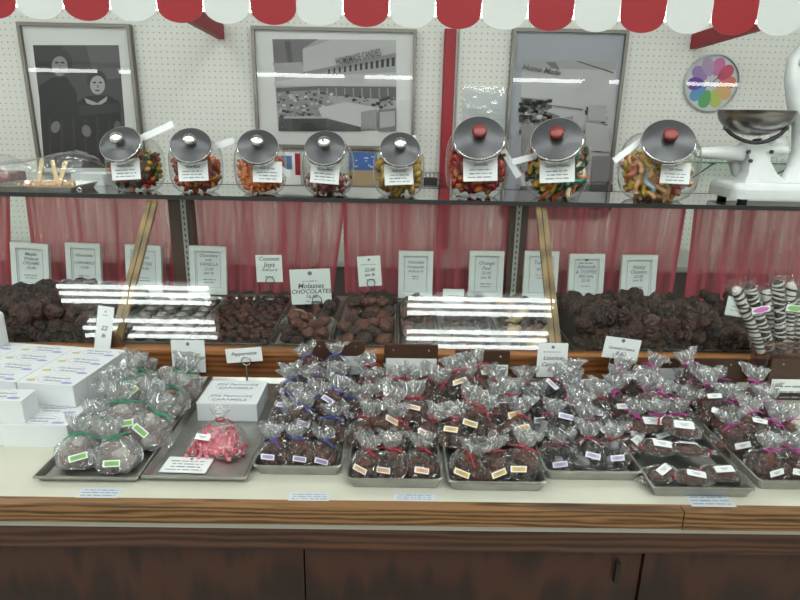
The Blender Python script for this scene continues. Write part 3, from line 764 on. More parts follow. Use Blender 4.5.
for ji, J in enumerate(JARS):
    me, lidd, zb = _jm[J['size']]; a, b, c, neck = _ja[J['size']]; big = J['size'] != 's'
    y0 = SHY + .012 + b
    base = at_z(J['px'], J['by'], STOP); base = Vector((at_y(J['px'], J['by'], y0).x, y0, STOP + .0008))
    rz = R(J['rz'])
    M = T(base) @ RZ(rz)
    lidw = 'red-knobbed' if J['knob'] else 'chrome-knobbed'
    root = thing('candy_jar', '%s of the eight slanted glass candy jars from the left, %s lid, %s' % (J['word'], lidw, {0: 'mixed gummies', 1: 'amber slices', 2: 'orange drops', 3: 'brown-pink mints', 4: 'gold candies', 5: 'red gummies', 6: 'striped worms', 7: 'pastel sticks'}[ji]), 'jar', M, 'candy jars on the glass shelf')
    put('jar_glass', me, root)
    # lid frame: z axis along the opening direction
    zaxis = OPEN; xa = OA; ya = zaxis.cross(xa)
    LM = Matrix(((xa.x, ya.x, zaxis.x, 0), (xa.y, ya.y, zaxis.y, 0), (xa.z, ya.z, zaxis.z, 0), (0, 0, 0, 1)))
    LM = T(OPEN * (lidd + .008) + Vector((0, 0, -zb))) @ LM
    rl, lme = LIDP['l' if big else 's']
    lid = put('lid', lme, root, LM); put('knob', KN1 if J['knob'] else KN0, lid)
    # price card hung below the lid
    cw, chh = (.078, .056) if not big else ((.092, .066) if J['size'] == 'l' else (.076, .056))
    cx = {0: .004, 1: .0, 2: .022, 3: -.002, 4: -.002, 5: .008, 6: .008, 7: .03}[ji]
    cz = -zb - c * .13 + (.004 if big else .004)
    yy = -b * 1.03
    CM = T(cx, yy, cz) @ RZ(rz * -.3) @ RX(R(78)) @ RZ(R({0: 4, 1: 2, 2: -1, 3: -4, 4: 3, 5: 3, 6: 5, 7: -1}[ji]))
    mb = MB(); mb.box(-cw / 2, cw / 2, -chh / 2, chh / 2, -.0004, .0004); card = mb.build('price_card', WHITE, root, CM)
    ln = MB(); ln.lathe([(.003, .0005), (.003, .0008)], 8, T(0, chh * .38, 0))
    for q in range(3): scrawl(ln, -cw * .38, cw * .38, -chh * .04 - q * chh * .15, chh * .11, .0005, 100 + ji * 7 + q)
    ln.build('printed_lines', GREYINK, card)
    lettering(card, JTXT[ji][0], 0, chh * .17, .0006, chh * .15, INK)
    if J['tag']:
        (x0, y0p), (x1, y1p) = J['tag']; yt = base.y - b * .55
        A = M.inverted() @ at_y(x0, y0p, yt); B = M.inverted() @ at_y(x1, y1p, yt - .01)
        d = B - A; sd = d.cross(Vector((0, 1, 0))).normalized() * .0085
        mb = MB(); mb.prism([A - sd, B - sd, B + sd, A + sd], (0, .003, .0)); mb.build('scoop_handle', TAGM, root)
    # the sweets
    r = random.Random(300 + ji); sz = J['sz']; pts = []; tries = 0
    zlo = zb + sz * .34; zhi = zb + (2 * c * .93) * J['fill']; gap = sz * (.56 if J['kind'] not in ('worm',) else .40)
    shell_only = True
    sh = .95 - (sz * .36) / a
    while len(pts) < J['n'] and tries < 30000:
        tries += 1
        p = Vector((r.uniform(-a, a), r.uniform(-b, b), r.uniform(zlo, zhi)))
        d = p.normalized(); lim = sup(d, a, b, c) * sh
        if p.length > lim: continue
        if p.dot(OPEN) > lidd - sz * .9: continue
        surf = p.z + .25 * p.x * (1 if ji % 2 else -1) * .6
        if surf > zhi: continue
        if (shell_only or J['n'] > 0) and p.length < lim * .66 and p.z < zhi - sz * 1.2: continue
        if any((p - q).length < gap for q in pts): continue
        pts.append(p)
    for q, p in enumerate(pts):
        cn = r.choice(J['cols']); lm = lump(J['kind'], q % 3, SW[cn])
        o = put(J['what'].replace(' ', '_').replace('-', '_'), lm, None, M @ T(p + Vector((0, 0, -zb))) @ rot_any(r) @ Matrix.Scale(sz, 4))
        cword = {'deeporange': 'deep orange', 'darkgreen': 'dark green', 'darkred': 'dark red', 'brightorange': 'bright orange', 'pinkmint': 'pink', 'whitemint': 'whitish', 'darkgold': 'dark gold', 'paleblue': 'pale blue', 'palegreen': 'pale green'}.get(cn, cn)
        tag(o, '%s %s inside the %s candy jar from the left' % (cword, J['what'].replace('gold-foil ', 'foiled '), J['word'] if J['word'] != 'last' else 'eighth'), 'candy', '%s %ss in the %s jar' % (cword, J['what'], J['word']))
    if True:
        core = MB(); zc = zhi - sz * .9
        rr = random.Random(ji); loops = []
        for k in range(7):
            z = zlo + (zc - zlo) * k / 6; l = []
            for t in range(20):
                an = 2 * math.pi * t / 20; d0 = Vector((math.cos(an), math.sin(an), 0))
                lo_, hi_ = 0.0, .2
                for _ in range(18):
                    md = (lo_ + hi_) / 2; p = Vector((d0.x * md, d0.y * md, z)); L_ = p.length
                    ok = L_ < sup(p / L_ if L_ > 1e-6 else Vector((0, 0, 1)), a, b, c) * (sh - .09) and p.dot(OPEN) < lidd - sz * 1.1
                    lo_, hi_ = (md, hi_) if ok else (lo_, md)
                l.append((d0.x * lo_ * rr.uniform(.93, 1), d0.y * lo_ * rr.uniform(.93, 1), z - zb))
            loops.append(l)
        core.loft(loops, None, True, True, True, False)
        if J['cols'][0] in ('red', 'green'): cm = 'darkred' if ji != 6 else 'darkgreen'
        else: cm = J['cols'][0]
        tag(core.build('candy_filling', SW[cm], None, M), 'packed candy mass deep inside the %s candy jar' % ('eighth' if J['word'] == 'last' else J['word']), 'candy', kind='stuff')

# ------------------------------------------------------------------ vintage scale at the right end of the shelf
sy = 1.775
sc0 = at_y(765, 206, sy); px_ = depth(sc0) / FPX
ENAMEL = mat('scale_enamel', (.66, .68, .68), .22, coat=.4, var=.05, vscale=12)
def SP_(x, y, dy=0.0):
    p = at_y(x, y, sy + dy); return Vector((p.x - sc0.x, dy, p.z - STOP))
root = thing('weighing_scale', 'white enamelled vintage candy scale with a steel bowl at the right of the shelf', 'scale', (sc0.x, sy, STOP + .0005))
bx0 = SP_(718, 200).x; zt = SP_(765, 186, -.06).z
m = MB(); m.rbox(bx0, bx0 + .40, -.085, .085, .012, .056, r=.03, n=6, top=.018); m.build('base', ENAMEL, root)
for fx in (bx0 + .04, bx0 + .36):
    for fy in (-.055, .055):
        m = MB(); m.lathe([(.013, 0), (.013, .012)], 12, T(fx, fy, 0)); m.build('rubber_foot', mat('rubber', (.02, .02, .02), .7), root)
# fork column
c0 = SP_(757, 184); c1 = SP_(752, 150)
m = MB()
m.loft([[(SP_(x, y).x, dy, SP_(x, y).z) for (x, dy) in ((xl, -.03), (xr, -.03), (xr, .03), (xl, .03))] for (xl, xr, y) in ((738, 784, 184), (743, 770, 172), (744, 764, 160), (742, 766, 148), (745, 762, 143))], None, True, True)
m.build('column', ENAMEL, root)
# horizontal tapered beam
m = MB(); A = SP_(695, 153); B = SP_(742, 153)
m.tube([A, A + (B - A) * .08, A + (B - A) * .3, A + (B - A) * .8, B], .011, 16, r1=.024); m.build('beam', ENAMEL, root)
m = MB(); m.tube([SP_(742, 150), SP_(786, 150)], .013, 12); m.build('cross_beam', ENAMEL, root)
for bx, by in ((748, 152), (771, 152), (750, 161)):
    p = SP_(bx, by, -.034); m = MB(); m.lathe([(.0055, 0), (.0055, .006), (.003, .008)], 10, T(p) @ RX(R(90))); m.build('screw', mat('dark_steel', (.08, .08, .08), .4, .8), root)
# curved counterweight
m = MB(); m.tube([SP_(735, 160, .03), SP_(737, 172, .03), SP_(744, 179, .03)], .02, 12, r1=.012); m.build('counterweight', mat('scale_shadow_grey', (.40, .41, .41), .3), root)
# disc behind the column
p = SP_(774, 147, .02); m = MB(); m.lathe([(.03, 0), (.034, .006), (.03, .02), (.012, .024)], 20, T(p) @ RX(R(90))); m.build('pivot_disc', ENAMEL, root)
# black cradle and bowl
m = MB(); pts = []
for k in range(13):
    t = -1 + k / 6; q = SP_(756 + 30 * t, 143 - 13 * t * t * (1 if abs(t) < .9 else 1.1), -.055); pts.append(q)
m.tube(pts, .0055, 8); m.build('cradle', mat('cradle_black', (.02, .02, .022), .4), root)
for q in (pts[0], pts[-1]):
    m = MB(); m.lathe([(.007, -.004), (.0085, .004), (.004, .008)], 10, T(q)); m.build('cradle_tip', mat('cradle_black', (0, 0, 0)), root)
m = MB(); m.tube([SP_(757, 139), SP_(757, 147)], .012, 10); m.build('cradle_stem', mat('cradle_black', (0, 0, 0)), root)
bc = SP_(757, 111); rb = 34 * px_; hb = 23 * px_
m = MB(); pr = [(.004, -hb)]
for k in range(1, 9):
    a_ = R(90 * k / 8); pr.append((rb * math.sin(a_) ** .9, -hb * math.cos(a_)))
pr += [(rb * 1.03, .001), (rb * .985, .0)]
for k in range(7, 0, -1):
    a_ = R(90 * k / 8); pr.append((rb * .97 * math.sin(a_) ** .9, -hb * .96 * math.cos(a_)))
m.lathe(pr, 36, T(bc)); m.build('bowl', mat('bowl_steel', (.36, .35, .34), .28, 1.0, bump=.1, bscale=18), root)
# tall curved tower
m = MB(); L_ = []
for (x, y, wd) in ((793, 184, 19), (795, 172, 14), (800, 150, 11), (800, 125, 10.5), (794, 98, 10), (792, 78, 10), (795, 62, 11), (806, 50, 12), (822, 46, 12)):
    q = SP_(x + 4, y); L_.append((q, wd * px_))
loops = []
for i, (q, wd) in enumerate(L_):
    t = (L_[min(i + 1, len(L_) - 1)][0] - L_[max(0, i - 1)][0]).normalized(); s_ = Vector((t.z, 0, -t.x))
    loops.append([q + s_ * wd * math.cos(2 * math.pi * k / 16) + Vector((0, 1, 0)) * .03 * math.sin(2 * math.pi * k / 16) for k in range(16)])
m.loft(loops, None, True, True, True, True); m.build('tower', ENAMEL, root)
p = SP_(803, 62, -.03); m = MB(); m.lathe([(.014, 0), (.014, .004), (.006, .006)], 14, T(p) @ RX(R(90))); m.build('tower_cap', STEEL, root)

# ------------------------------------------------------------------ sample trays and film at the left of the shelf
def pan(root_name, label, x0, x1, y0, y1, z, rim=.018, group=None, matl=None, flare=.006, rad=.014):
    """shallow metal pan with a rolled rim: root at the base centre"""
    cx, cy = (x0 + x1) / 2, (y0 + y1) / 2; hx, hy = (x1 - x0) / 2, (y1 - y0) / 2
    def lp(ins, zz, r=rad):
        pts = []
        for (sx, sy_, a0) in ((1, 1, 0), (-1, 1, 90), (-1, -1, 180), (1, -1, 270)):
            for k in range(5):
                a_ = R(a0 + 22.5 * k); pts.append((sx * (hx - ins - r) + r * math.cos(a_), sy_ * (hy - ins - r) + r * math.sin(a_), zz))
        return pts
    m = MB(); f = flare
    m.loft([lp(f + .002, 0), lp(.002, rim - .002), lp(0, rim - .003), lp(0, rim), lp(.003, rim + .001), lp(.0045, rim - .001), lp(f + .004, .0022)], None, True, True)
    o = m.build(root_name, matl or PAN); o.location = (cx, cy, z + .0004)
    tag(o, label, 'tray', group)
    return o
FILM2 = clear('plastic_bag', (.97, .98, .98), 1.45, .08, white=.04, bump=.6, bscale=40, boost=1.4, base=.02)
def x_at(px, Y, Z=None): return at_y(px, 300, Y).x
a0 = at_y(-6, 195, SHY + .02).x; a1 = at_y(76, 195, SHY + .02).x
pan('sample_tray', 'shallow metal sample tray of orange candy bits at the left of the shelf', a0, a1, SHY + .012, SHY + .16, STOP, .016)
r = random.Random(5)
pts = []
while len(pts) < 70:
    p = Vector((r.gauss((a0 + a1) / 2 + .035, .032), r.gauss(SHY + .06, .016), 0))
    if not (a0 + .03 < p.x < a1 - .03 and SHY + .03 < p.y < SHY + .12): continue
    if any((p - q).length < .0085 for q in pts): continue
    pts.append(p)
for k, p in enumerate(pts):
    o = put('candy_bit', lump('bar', k % 3, SW['peach' if k % 3 else 'coral']), None, T(p.x, p.y, STOP + .0085 + .004 * (k % 3)) @ rot_any(r) @ Matrix.Scale(.016, 4))
    tag(o, 'small orange candy bit in the shelf sample tray', 'candy', 'orange candy bits in the sample tray')
for k, (xa_, ya_, xb_, yb_) in enumerate(((38, 186, 42, 159), (58, 185, 52, 160), (58, 184, 66, 161))):
    A = at_y(xa_, ya_, SHY + .06); B = at_y(xb_, yb_, SHY + .075); A.z = STOP + .012
    d = (B - A).normalized(); s_ = d.cross(Vector((0, 1, 0))).normalized() * .0055
    m = MB(); m.prism([A - s_, B - s_, B + s_, A + s_], (0, .002, 0))
    tag(m.build('wooden_stick', mat('stick_wood', (.62, .46, .24), .6)), 'flat wooden tasting stick in the sample tray, ' + ('leftmost of three', 'middle of three', 'rightmost of three')[k], 'stick', 'tasting sticks')
def crumpled(name, label, x0, x1, y0, y1, z0, prof, seed, matl, cat='plastic bag'):
    """loose clear bag lying over something: lofted hoops with wrinkled tops"""
    r = random.Random(seed); loops = []; n = 11
    for i, h in enumerate(prof):
        x = x0 + (x1 - x0) * i / (len(prof) - 1); l = []
        for k in range(n):
            t = math.pi * k / (n - 1); yy = (y0 + y1) / 2 - (y1 - y0) / 2 * math.cos(t); zz = z0 + h * (math.sin(t) ** .6) * r.uniform(.86, 1.08)
            l.append((x + r.uniform(-.006, .006), yy + r.uniform(-.003, .003), max(z0, zz)))
        loops.append(l)
    m = MB(); m.loft(loops, None, False, False, False, False)
    return tag(m.build(name, matl), label, cat)
crumpled('clear_plastic_bag', 'clear plastic bag spread over the orange sample tray', at_y(-2, 190, SHY + .09).x, at_y(97, 190, SHY + .09).x, SHY + .010, SHY + .17, STOP + .018, (.05, .055, .062, .07, .075, .085, .088, .075), 11, FILM2)
# second tray at the far left with a dark red slab under film
b1 = at_y(17, 180, SHY + .20).x
m = MB(); m.rbox(b1 - .22, b1, SHY + .175, SHY + .255, STOP + .0006, STOP + .035, r=.008, top=.006); tag(m.build('candy_slab', mat('dark_red_slab', (.17, .02, .018), .5, var=.3, vscale=50)), 'dark red candy slab under clear film at the far left of the shelf', 'candy')
crumpled('film_wrap', 'crumpled clear film over the dark red slab at the far left', b1 - .24, b1 + .02, SHY + .172, SHY + .262, STOP + .0008, (.05, .06, .075, .085, .08, .06), 12, FILM2)
q0, q1 = at_y(74, 180, SHY + .20).x, at_y(107, 180, SHY + .20).x
m = MB(); m.rbox(q0, q1, SHY + .18, SHY + .27, STOP + .0006, STOP + .034, r=.006); tag(m.build('paper_box', WHITE), 'low white paper box behind the first candy jar', 'box')
m = MB(); q2 = at_y(81, 193, SHY + .015); m.ring((q2.x, SHY + .009, STOP + .0085), .0055, .0016, 14, 6, axis='y'); tag(m.build('metal_ring', CHROME), 'tiny chrome ring lying by the front edge of the shelf', 'ring')

# ------------------------------------------------------------------ things on the wall shelves behind the jars
SG = clear('wall_shelf_glass', (.80, .90, .86), 1.5, .02, boost=1.4, slab=True)
GREENEDGE = mat('glass_edge_green', (.05, .22, .16), .25)
def wall_shelf(px0, px1, pyf, label, dep=.2):
    yf = WALLY - dep; z = at_y((px0 + px1) / 2, pyf, yf).z; xa_, xb_ = at_y(px0, pyf, yf).x, at_y(px1, pyf, yf).x
    root = thing('wall_shelf', label, 'shelf', ((xa_ + xb_) / 2, WALLY - dep / 2, z)); hw = (xb_ - xa_) / 2
    m = MB(); m.box(-hw, hw, -dep / 2 + .002, dep / 2 - .003, -.006, 0); m.build('glass_plate', SG, root)
    m = MB(); m.box(-hw, hw, -dep / 2, -dep / 2 + .002, -.006, 0); m.build('plate_edge', GREENEDGE, root)
    for s_ in (-.8, 0, .8):
        m = MB(); m.tube([(s_ * hw, dep / 2 - .003, -.085), (s_ * hw, -dep / 2 + .03, -.0095)], .003, 6); m.tube([(s_ * hw, dep / 2 - .003, -.0095), (s_ * hw, -dep / 2 + .02, -.0095)], .003, 6); m.build('bracket', mat('bracket_dark', (.08, .08, .08), .4, .6), root)
    return z
zs = wall_shelf(697, 900, 163.5, 'green-edged glass wall shelf behind the white scale')
zl = wall_shelf(255, 450, 187, 'glass wall shelf low behind the middle candy jars')
def pk(px0, px1, pyt, dep=.05, yy=None):
    yy = WALLY - .15 if yy is None else yy
    A = at_y(px0, pyt, yy); B = at_y(px1, pyt, yy); return A.x, B.x, yy, yy + dep, zl + .0006, A.z
x0, x1, y0, y1, z0, z1 = pk(262, 300, 152)
root = thing('paper_package', 'white paper package with a blue stamp and red edge, between third and fourth jars', 'package', ((x0 + x1) / 2, (y0 + y1) / 2, z0)); W = x1 - x0; H = z1 - z0
m = MB(); m.rbox(-W / 2, W / 2, -.025, .025, 0, H, r=.006); m.build('wrapper', WHITE, root)
m = MB(); m.box(-W * .12, W * .28, -.0256, -.0252, H * .48, H * .9); m.build('stamp', mat('blue_print', (.10, .18, .36), .6), root)
m = MB(); m.box(W * .36, W * .5, -.0262, -.0256, H * .3, H * .98); m.build('edge_band', RED, root)
x0, x1, y0, y1, z0, z1 = pk(349, 377, 152)
root = thing('cardboard_carton', 'cardboard carton with a bright blue picture label, between fourth and fifth jars', 'carton', ((x0 + x1) / 2, (y0 + y1) / 2, z0)); W = x1 - x0; H = z1 - z0
m = MB(); m.box(-W / 2, W / 2, -.025, .025, 0, H); m.build('carton_body', mat('cardboard', (.42, .30, .18), .7), root)
m = MB(); m.box(-W / 2, W / 2, -.0258, -.0252, H * .47, H * 1.0)
m.mi = 1
rr = random.Random(4)
for k in range(10):
    x = rr.uniform(-W * .45, W * .35); z = rr.uniform(H * .52, H * .92); m.box(x, x + W * .13 * rr.random() + .004, -.0262, -.0258, z, z + .006)
m.build('picture_label', [mat('label_blue', (.05, .13, .38), .5), mat('label_pale', (.45, .6, .75), .5)], root)
x0, x1, y0, y1, z0, z1 = pk(424, 441, 170)
root = thing('wire_basket', 'small black wire basket of dark packets beside the red upright', 'basket', ((x0 + x1) / 2, (y0 + y1) / 2, z0)); W = .09; H = .06
m = MB()
for zz in (.002, H * .5, H):
    for (p, q) in (((-W / 2, -.03), (W / 2, -.03)), ((W / 2, -.03), (W / 2, .03)), ((W / 2, .03), (-W / 2, .03)), ((-W / 2, .03), (-W / 2, -.03))):
        m.tube([(p[0], p[1], zz), (q[0], q[1], zz)], .0012, 5)
for k in range(6):
    x = -W / 2 + W * k / 5
    for yy in (-.03, .03): m.tube([(x, yy, .002), (x, yy, H)], .001, 5)
m.build('wire_frame', INK, root)
m = MB(); m.rbox(x0 + .0, x0 + .06, y0 + .002, y0 + .03, z0 + .005, z0 + .04, r=.004); tag(m.build('candy_packet', mat('dark_packet', (.04, .035, .04), .4)), 'dark candy packet inside the small black wire basket', 'packet')
# ------------------------------------------------------------------ chocolates and trays inside the case
INNER = []
def case_x(px, Y): return at_y(px, 300, Y).x
YF, YB = RAILY + .045, 1.83
TRAYG = 'pans of chocolates inside the case'
def heap(xa, xb, ya, yb, z0, hfun, kind, size, n, mats_, name, label, group, seed, layers=3, lean=None):
    """pile of single pieces: jittered layers up to the height hfun(u, v)"""
    r = random.Random(seed); done = 0; pts = []
    for L_ in range(layers):
        z = z0 + size * .34 + L_ * size * .52
        nx = max(1, int((xb - xa) / (size * .98))); ny = max(1, int((yb - ya) / (size * .95)))
        for j in range(ny):
            for i in range(nx):
                u = (i + .5 + (.5 if (j + L_) % 2 else 0) * .8 + r.uniform(-.18, .18)) / nx; v = (j + .5 + r.uniform(-.18, .18) + .3 * (L_ % 2)) / ny
                if not (0.02 < u < .98 and 0.02 < v < .98): continue
                if L_ and z > z0 + hfun(u, v): continue
                pts.append((xa + (xb - xa) * u, ya + (yb - ya) * v, z + r.uniform(-.1, .1) * size, L_))
    # keep what can be seen first: upper layers, then the nearest
    pts.sort(key=lambda p: (-p[3], p[1])); pts = pts[:n]
    for p in pts:
        s = size * r.uniform(.88, 1.14)
        o = put(name, lump(kind, r.randrange(4), r.choice(mats_)), None, T(p[0], p[1], p[2]) @ RZ(r.uniform(0, 6.28)) @ RX(r.uniform(-.5, .5)) @ Matrix.Scale(s, 4))
        tag(o, label, 'chocolate', group)
CHOC2 = mat('chocolate_dusty', (.046, .020, .014), .55, var=.4, vscale=3, bump=.5, bscale=5, bdist=.07)
CHOC3 = mat('chocolate_black', (.024, .012, .010), .45, var=.4, vscale=3, bump=.5, bscale=5, bdist=.07)
REDC = mat('chocolate_reddish', (.085, .022, .015), .4, var=.4, vscale=3, bump=.5, bscale=5, bdist=.1)
CREAMC = mat('chocolate_cream', (.42, .29, .16), .55, var=.3, vscale=3)
def mound(xa, xb, ya, yb, z0, hfun, size, n, mats_, label, group, seed, fill_label):
    r = random.Random(seed); nx = int((xb - xa) / (size * .80)); ny = int((yb - ya) / (size * .80)); pts = []
    for j in range(ny):
        for i in range(nx):
            u = min(.98, max(.02, (i + .5 + (.4 if j % 2 else 0) + r.uniform(-.25, .25)) / nx)); v = min(.98, max(.02, (j + .5 + r.uniform(-.25, .25)) / ny))
            pts.append((xa + (xb - xa) * u, ya + (yb - ya) * v, z0 + max(size * .36, hfun(u, v)) + r.uniform(-.012, .010)))
    for i in range(nx):
        for q in (.35, .95):
            pts.append((xa + (xb - xa) * (i + .5 + .3 * (q > .5)) / (nx + .4), ya + size * (.30 if q < .5 else .42) - .006, z0 + size * q + r.uniform(-.004, .006)))
    pts.sort(key=lambda p: p[1])
    for p in pts[:n]:
        o = put('chocolate_cluster', lump('cluster', r.randrange(4), r.choice(mats_)), None, T(*p) @ rot_any(r) @ Matrix.Scale(size * r.uniform(.95, 1.3), 4)); tag(o, label, 'chocolate', group)
    g = 26; loops = []
    for j in range(g + 1):
        loops.append([(xa + (xb - xa) * i / g, ya + (yb - ya) * j / g, z0 + (max(.004, hfun(i / g, j / g) - .012 + r.uniform(-.008, .006)) if 0 < i < g and 0 < j < g else .001)) for i in range(g + 1)])
    m = MB(); m.loft(loops, None, False, False, False); l0 = [p for p in loops[0]]; m.add([loops[0][0], loops[0][-1], loops[-1][-1], loops[-1][0]], [(0, 1, 2, 3)])
    tag(m.build('chocolate_mass', mats_[-1]), fill_label, 'chocolate', kind='stuff')
pan('display_pan', 'wide pan under the big dark chocolate mound at the left of the case', case_x(-70, 1.6), case_x(121, 1.6), YF, YB, FLZ, .016, TRAYG)
mound(case_x(-40, 1.6), case_x(118, 1.6), YF + .014, YB - .012, FLZ + .003, lambda u, v: .020 + .056 * math.sin(math.pi * min(1, .36 + .58 * v)) * (1 - .5 * max(0, u - .7) / .3) + .008 * math.sin(9 * u + 5 * v), .043, 150, (CHOC2, CHOC2, CHOC3), 'dark chocolate cluster heaped in the mound at the left of the case', 'dark clusters in the left mound', 21, 'lower mass of the dark chocolate mound at the left of the case')
# swirled chocolates beside it (behind the mirrored light)
xa, xb = case_x(128, 1.6), case_x(203, 1.6)
pan('display_pan', 'pan of white-swirled chocolates behind the left mirrored light', xa, xb, YF, YB, FLZ, .014, TRAYG)
r = random.Random(8); sw = MB()
for j in range(7):
    for i in range(4):
        cx = xa + (xb - xa) * (i + .5) / 4; cy = YF + .03 + (YB - YF - .05) * (j + .5) / 7
        root = thing('swirled_chocolate', 'round dark chocolate with a white icing swirl, left of the red-brown nut pan', 'chocolate', T(cx, cy, FLZ + .003) @ RZ(r.uniform(0, 6)), 'white-swirled chocolates')
        if not (i or j):
            m = MB(); m.lathe([(.017, 0), (.021, .006), (.020, .013), (.013, .018), (.001, .019)], 16); mb0 = m.mesh('body', CHOC3)
            m = MB(); m.tube([Vector(((.003 + .012 * t) * math.cos(13 * t), (.003 + .012 * t) * math.sin(13 * t), .0205 - .004 * t)) for t in [k / 22 for k in range(23)]], .0018, 5); ms0 = m.mesh('icing_swirl', mat('icing', (.40, .37, .34), .5))
        put('body', mb0, root); put('icing_swirl', ms0, root)
xa, xb = case_x(207, 1.6), case_x(277, 1.6)
pan('display_pan', 'pan of red-brown nut chocolates below the loop-held coconut card', case_x(205, 1.6), case_x(278, 1.6), YF, YB, FLZ, .014, TRAYG)
heap(xa, xb, YF + .012, YB - .012, FLZ + .003, lambda u, v: .022 + .02 * v, 'nut', .026, 240, (REDC, REDC, CHOC2), 'chocolate_nut', 'red-brown chocolate nut in the pan right of the left mirrored light', 'chocolate nuts', 22, 2)
# front chunks, back: cream-centred pieces
ym = 1.64
xa, xb = case_x(281, 1.6), case_x(333, 1.6)
pan('display_pan', 'front pan of brown chunks in front of the molasses card', xa - .004, xb + .004, YF, ym, FLZ, .014, TRAYG)
heap(xa + .008, xb - .008, YF + .012, ym - .014, FLZ + .003, lambda u, v: .03, 'cluster', .034, 70, (MILK, REDC, CHOC2), 'chocolate_chunk', 'brown chocolate chunk in the front pan before the molasses card', 'brown chunks in the front pan', 23, 2)
pan('display_pan', 'back pan of cut chocolates with cream centres under the molasses card', xa - .012, xb + .004, ym + .006, YB, FLZ, .014, TRAYG)
heap(xa, (xa + xb) / 2 - .01, ym + .02, YB - .012, FLZ + .003, lambda u, v: .045, 'chunk', .036, 36, (CREAMC, REDC, CREAMC, CHOC2), 'cut_chocolate', 'cut chocolate with cream centre, left in the pan under the molasses card', 'cut chocolates with cream centres', 24, 2)
heap((xa + xb) / 2 + .01, xb - .008, ym + .02, YB - .012, FLZ + .003, lambda u, v: .03, 'cluster', .034, 36, (CHOC3, CHOC2), 'dark_chocolate', 'dark chocolate right of the cream-centred pieces under the molasses card', 'dark pieces beside the cream-centred ones', 25, 2)
xa, xb = case_x(337, 1.6), case_x(395, 1.6)
pan('display_pan', 'pan of broad brown chunks below the tilted loop-held card', xa - .004, xb + .004, YF, YB, FLZ, .014, TRAYG)
heap(xa + .008, xb - .008, YF + .012, YB - .014, FLZ + .003, lambda u, v: .02 + .03 * v, 'chunk', .047, 90, (MILK, MILK, CHOC2), 'chocolate_chunk', 'broad brown chocolate chunk in the pan below the tilted loop-held card', 'broad brown chunks', 26, 2)
for k, (pa, pb, km, kd, sz, lab, nm) in enumerate(((399, 436, (MILK, CHOC2), 'cluster', .034, 'brown chocolate piece in the narrow pan under the nonpareil card', 'chocolate_piece'),
                                              (440, 494, (CHOC2, CHOC3), 'chunk', .036, 'film-covered dark chocolate behind the right mirrored light', 'dark_chocolate'),
                                              (498, 553, (CHOC2, MILK, CREAMC), 'cluster', .036, 'mixed brown chocolate left of the right wooden joint strip', 'mixed_chocolate'))):
    xa, xb = case_x(pa, 1.6), case_x(pb, 1.6)
    pan('display_pan', ('narrow pan under the nonpareil card', 'pan of film-covered chocolates behind the right mirrored light', 'pan of mixed chocolates left of the right joint strip')[k], xa - .003, xb + .003, YF, YB, FLZ, .014, TRAYG)
    heap(xa + .008, xb - .008, YF + .012, YB - .014, FLZ + .003, lambda u, v: .02 + .02 * v, kd, sz, 100, km, nm, lab, lab.split(' ', 2)[2] + ' group', 27 + k, 2)
crumpled('film_wrap', 'clear film over the chocolates behind the right mirrored light', case_x(441, 1.6), case_x(493, 1.6), YF + .02, YB - .02, FLZ + .046, (.012, .02, .026, .024, .018, .012), 14, FILM2)
# right mound
xa, xb = case_x(562, 1.6), case_x(722, 1.6)
pan('display_pan', 'wide pan under the big chocolate mound at the right of the case', xa - .01, xb + .012, YF, YB, FLZ, .016, TRAYG)
mound(xa, xb, YF + .014, YB - .012, FLZ + .003, lambda u, v: .018 + .056 * math.sin(math.pi * min(1, .36 + .58 * v)) * min(1, .45 + 1.2 * (1 - u)) + .009 * math.sin(11 * u + 4 * v), .043, 150, (CHOC2, CHOC2, CHOC, CHOC3), 'dark chocolate cluster heaped in the mound at the right of the case', 'dark clusters in the right mound', 30, 'lower mass of the chocolate mound at the right of the case')
# small heap under the triangular card at the far right
xa2, xb2 = case_x(730, 1.6), case_x(900, 1.6)
pan('display_pan', 'dark pan behind the bucket of striped pretzel rods', xa2, xb2, YF + .16, YB, FLZ, .014, TRAYG)
heap(xa2 + .01, xb2 - .01, YF + .175, YB - .014, FLZ + .003, lambda u, v: .03 + .04 * v, 'cluster', .038, 70, (CHOC3, CHOC2), 'dark_piece', 'dark chocolate cluster in the pan behind the striped pretzel rods', 'dark clusters behind the pretzel rods', 31, 3)
# stacked green-edged glass plates
for k in range(3):
    a = at_y(706 + 5 * k, 326 + 6 * k, YF + .10 - .03 * k); m = MB(); m.rbox(-.075, .075, -.035, .035, 0, .005, r=.004)
    o = m.build('glass_plate', mat('plate_green', (.16, .25, .22), .12, coat=.5), None, T(case_x(735, 1.5) + .012 * k, YF + .085 - .012 * k, FLZ + .0008 + .0056 * k) @ RZ(R(-5 * k)))
    tag(o, ('lowest', 'middle', 'topmost')[k] + ' of three stacked green-edged glass plates behind the pretzel bucket', 'glass plate', 'stacked glass plates')
# clear divider rod by the right joint strip
A = at_y(561, 306, YF + .17); B = at_y(596, 350, YF + .008)
m = MB(); m.tube([at_y(561, 306, 1.62), at_y(594, 347, 1.432)], .004, 6)
tag(m.build('divider_rod', mat('rod_dark', (.05, .05, .05), .3)), 'slim dark divider rod slanting across the left end of the right chocolate mound', 'rod')
m = MB(); q1 = at_y(9, 330, 1.37); zt_ = at_y(5, 310, 1.37).z
m.rbox(q1.x - .10, q1.x, 1.30, 1.37, CT + .0995, zt_, r=.012, top=.010); tag(m.build('white_tub', WHITE), 'white tub standing on the rear boxes at the far left edge', 'tub')
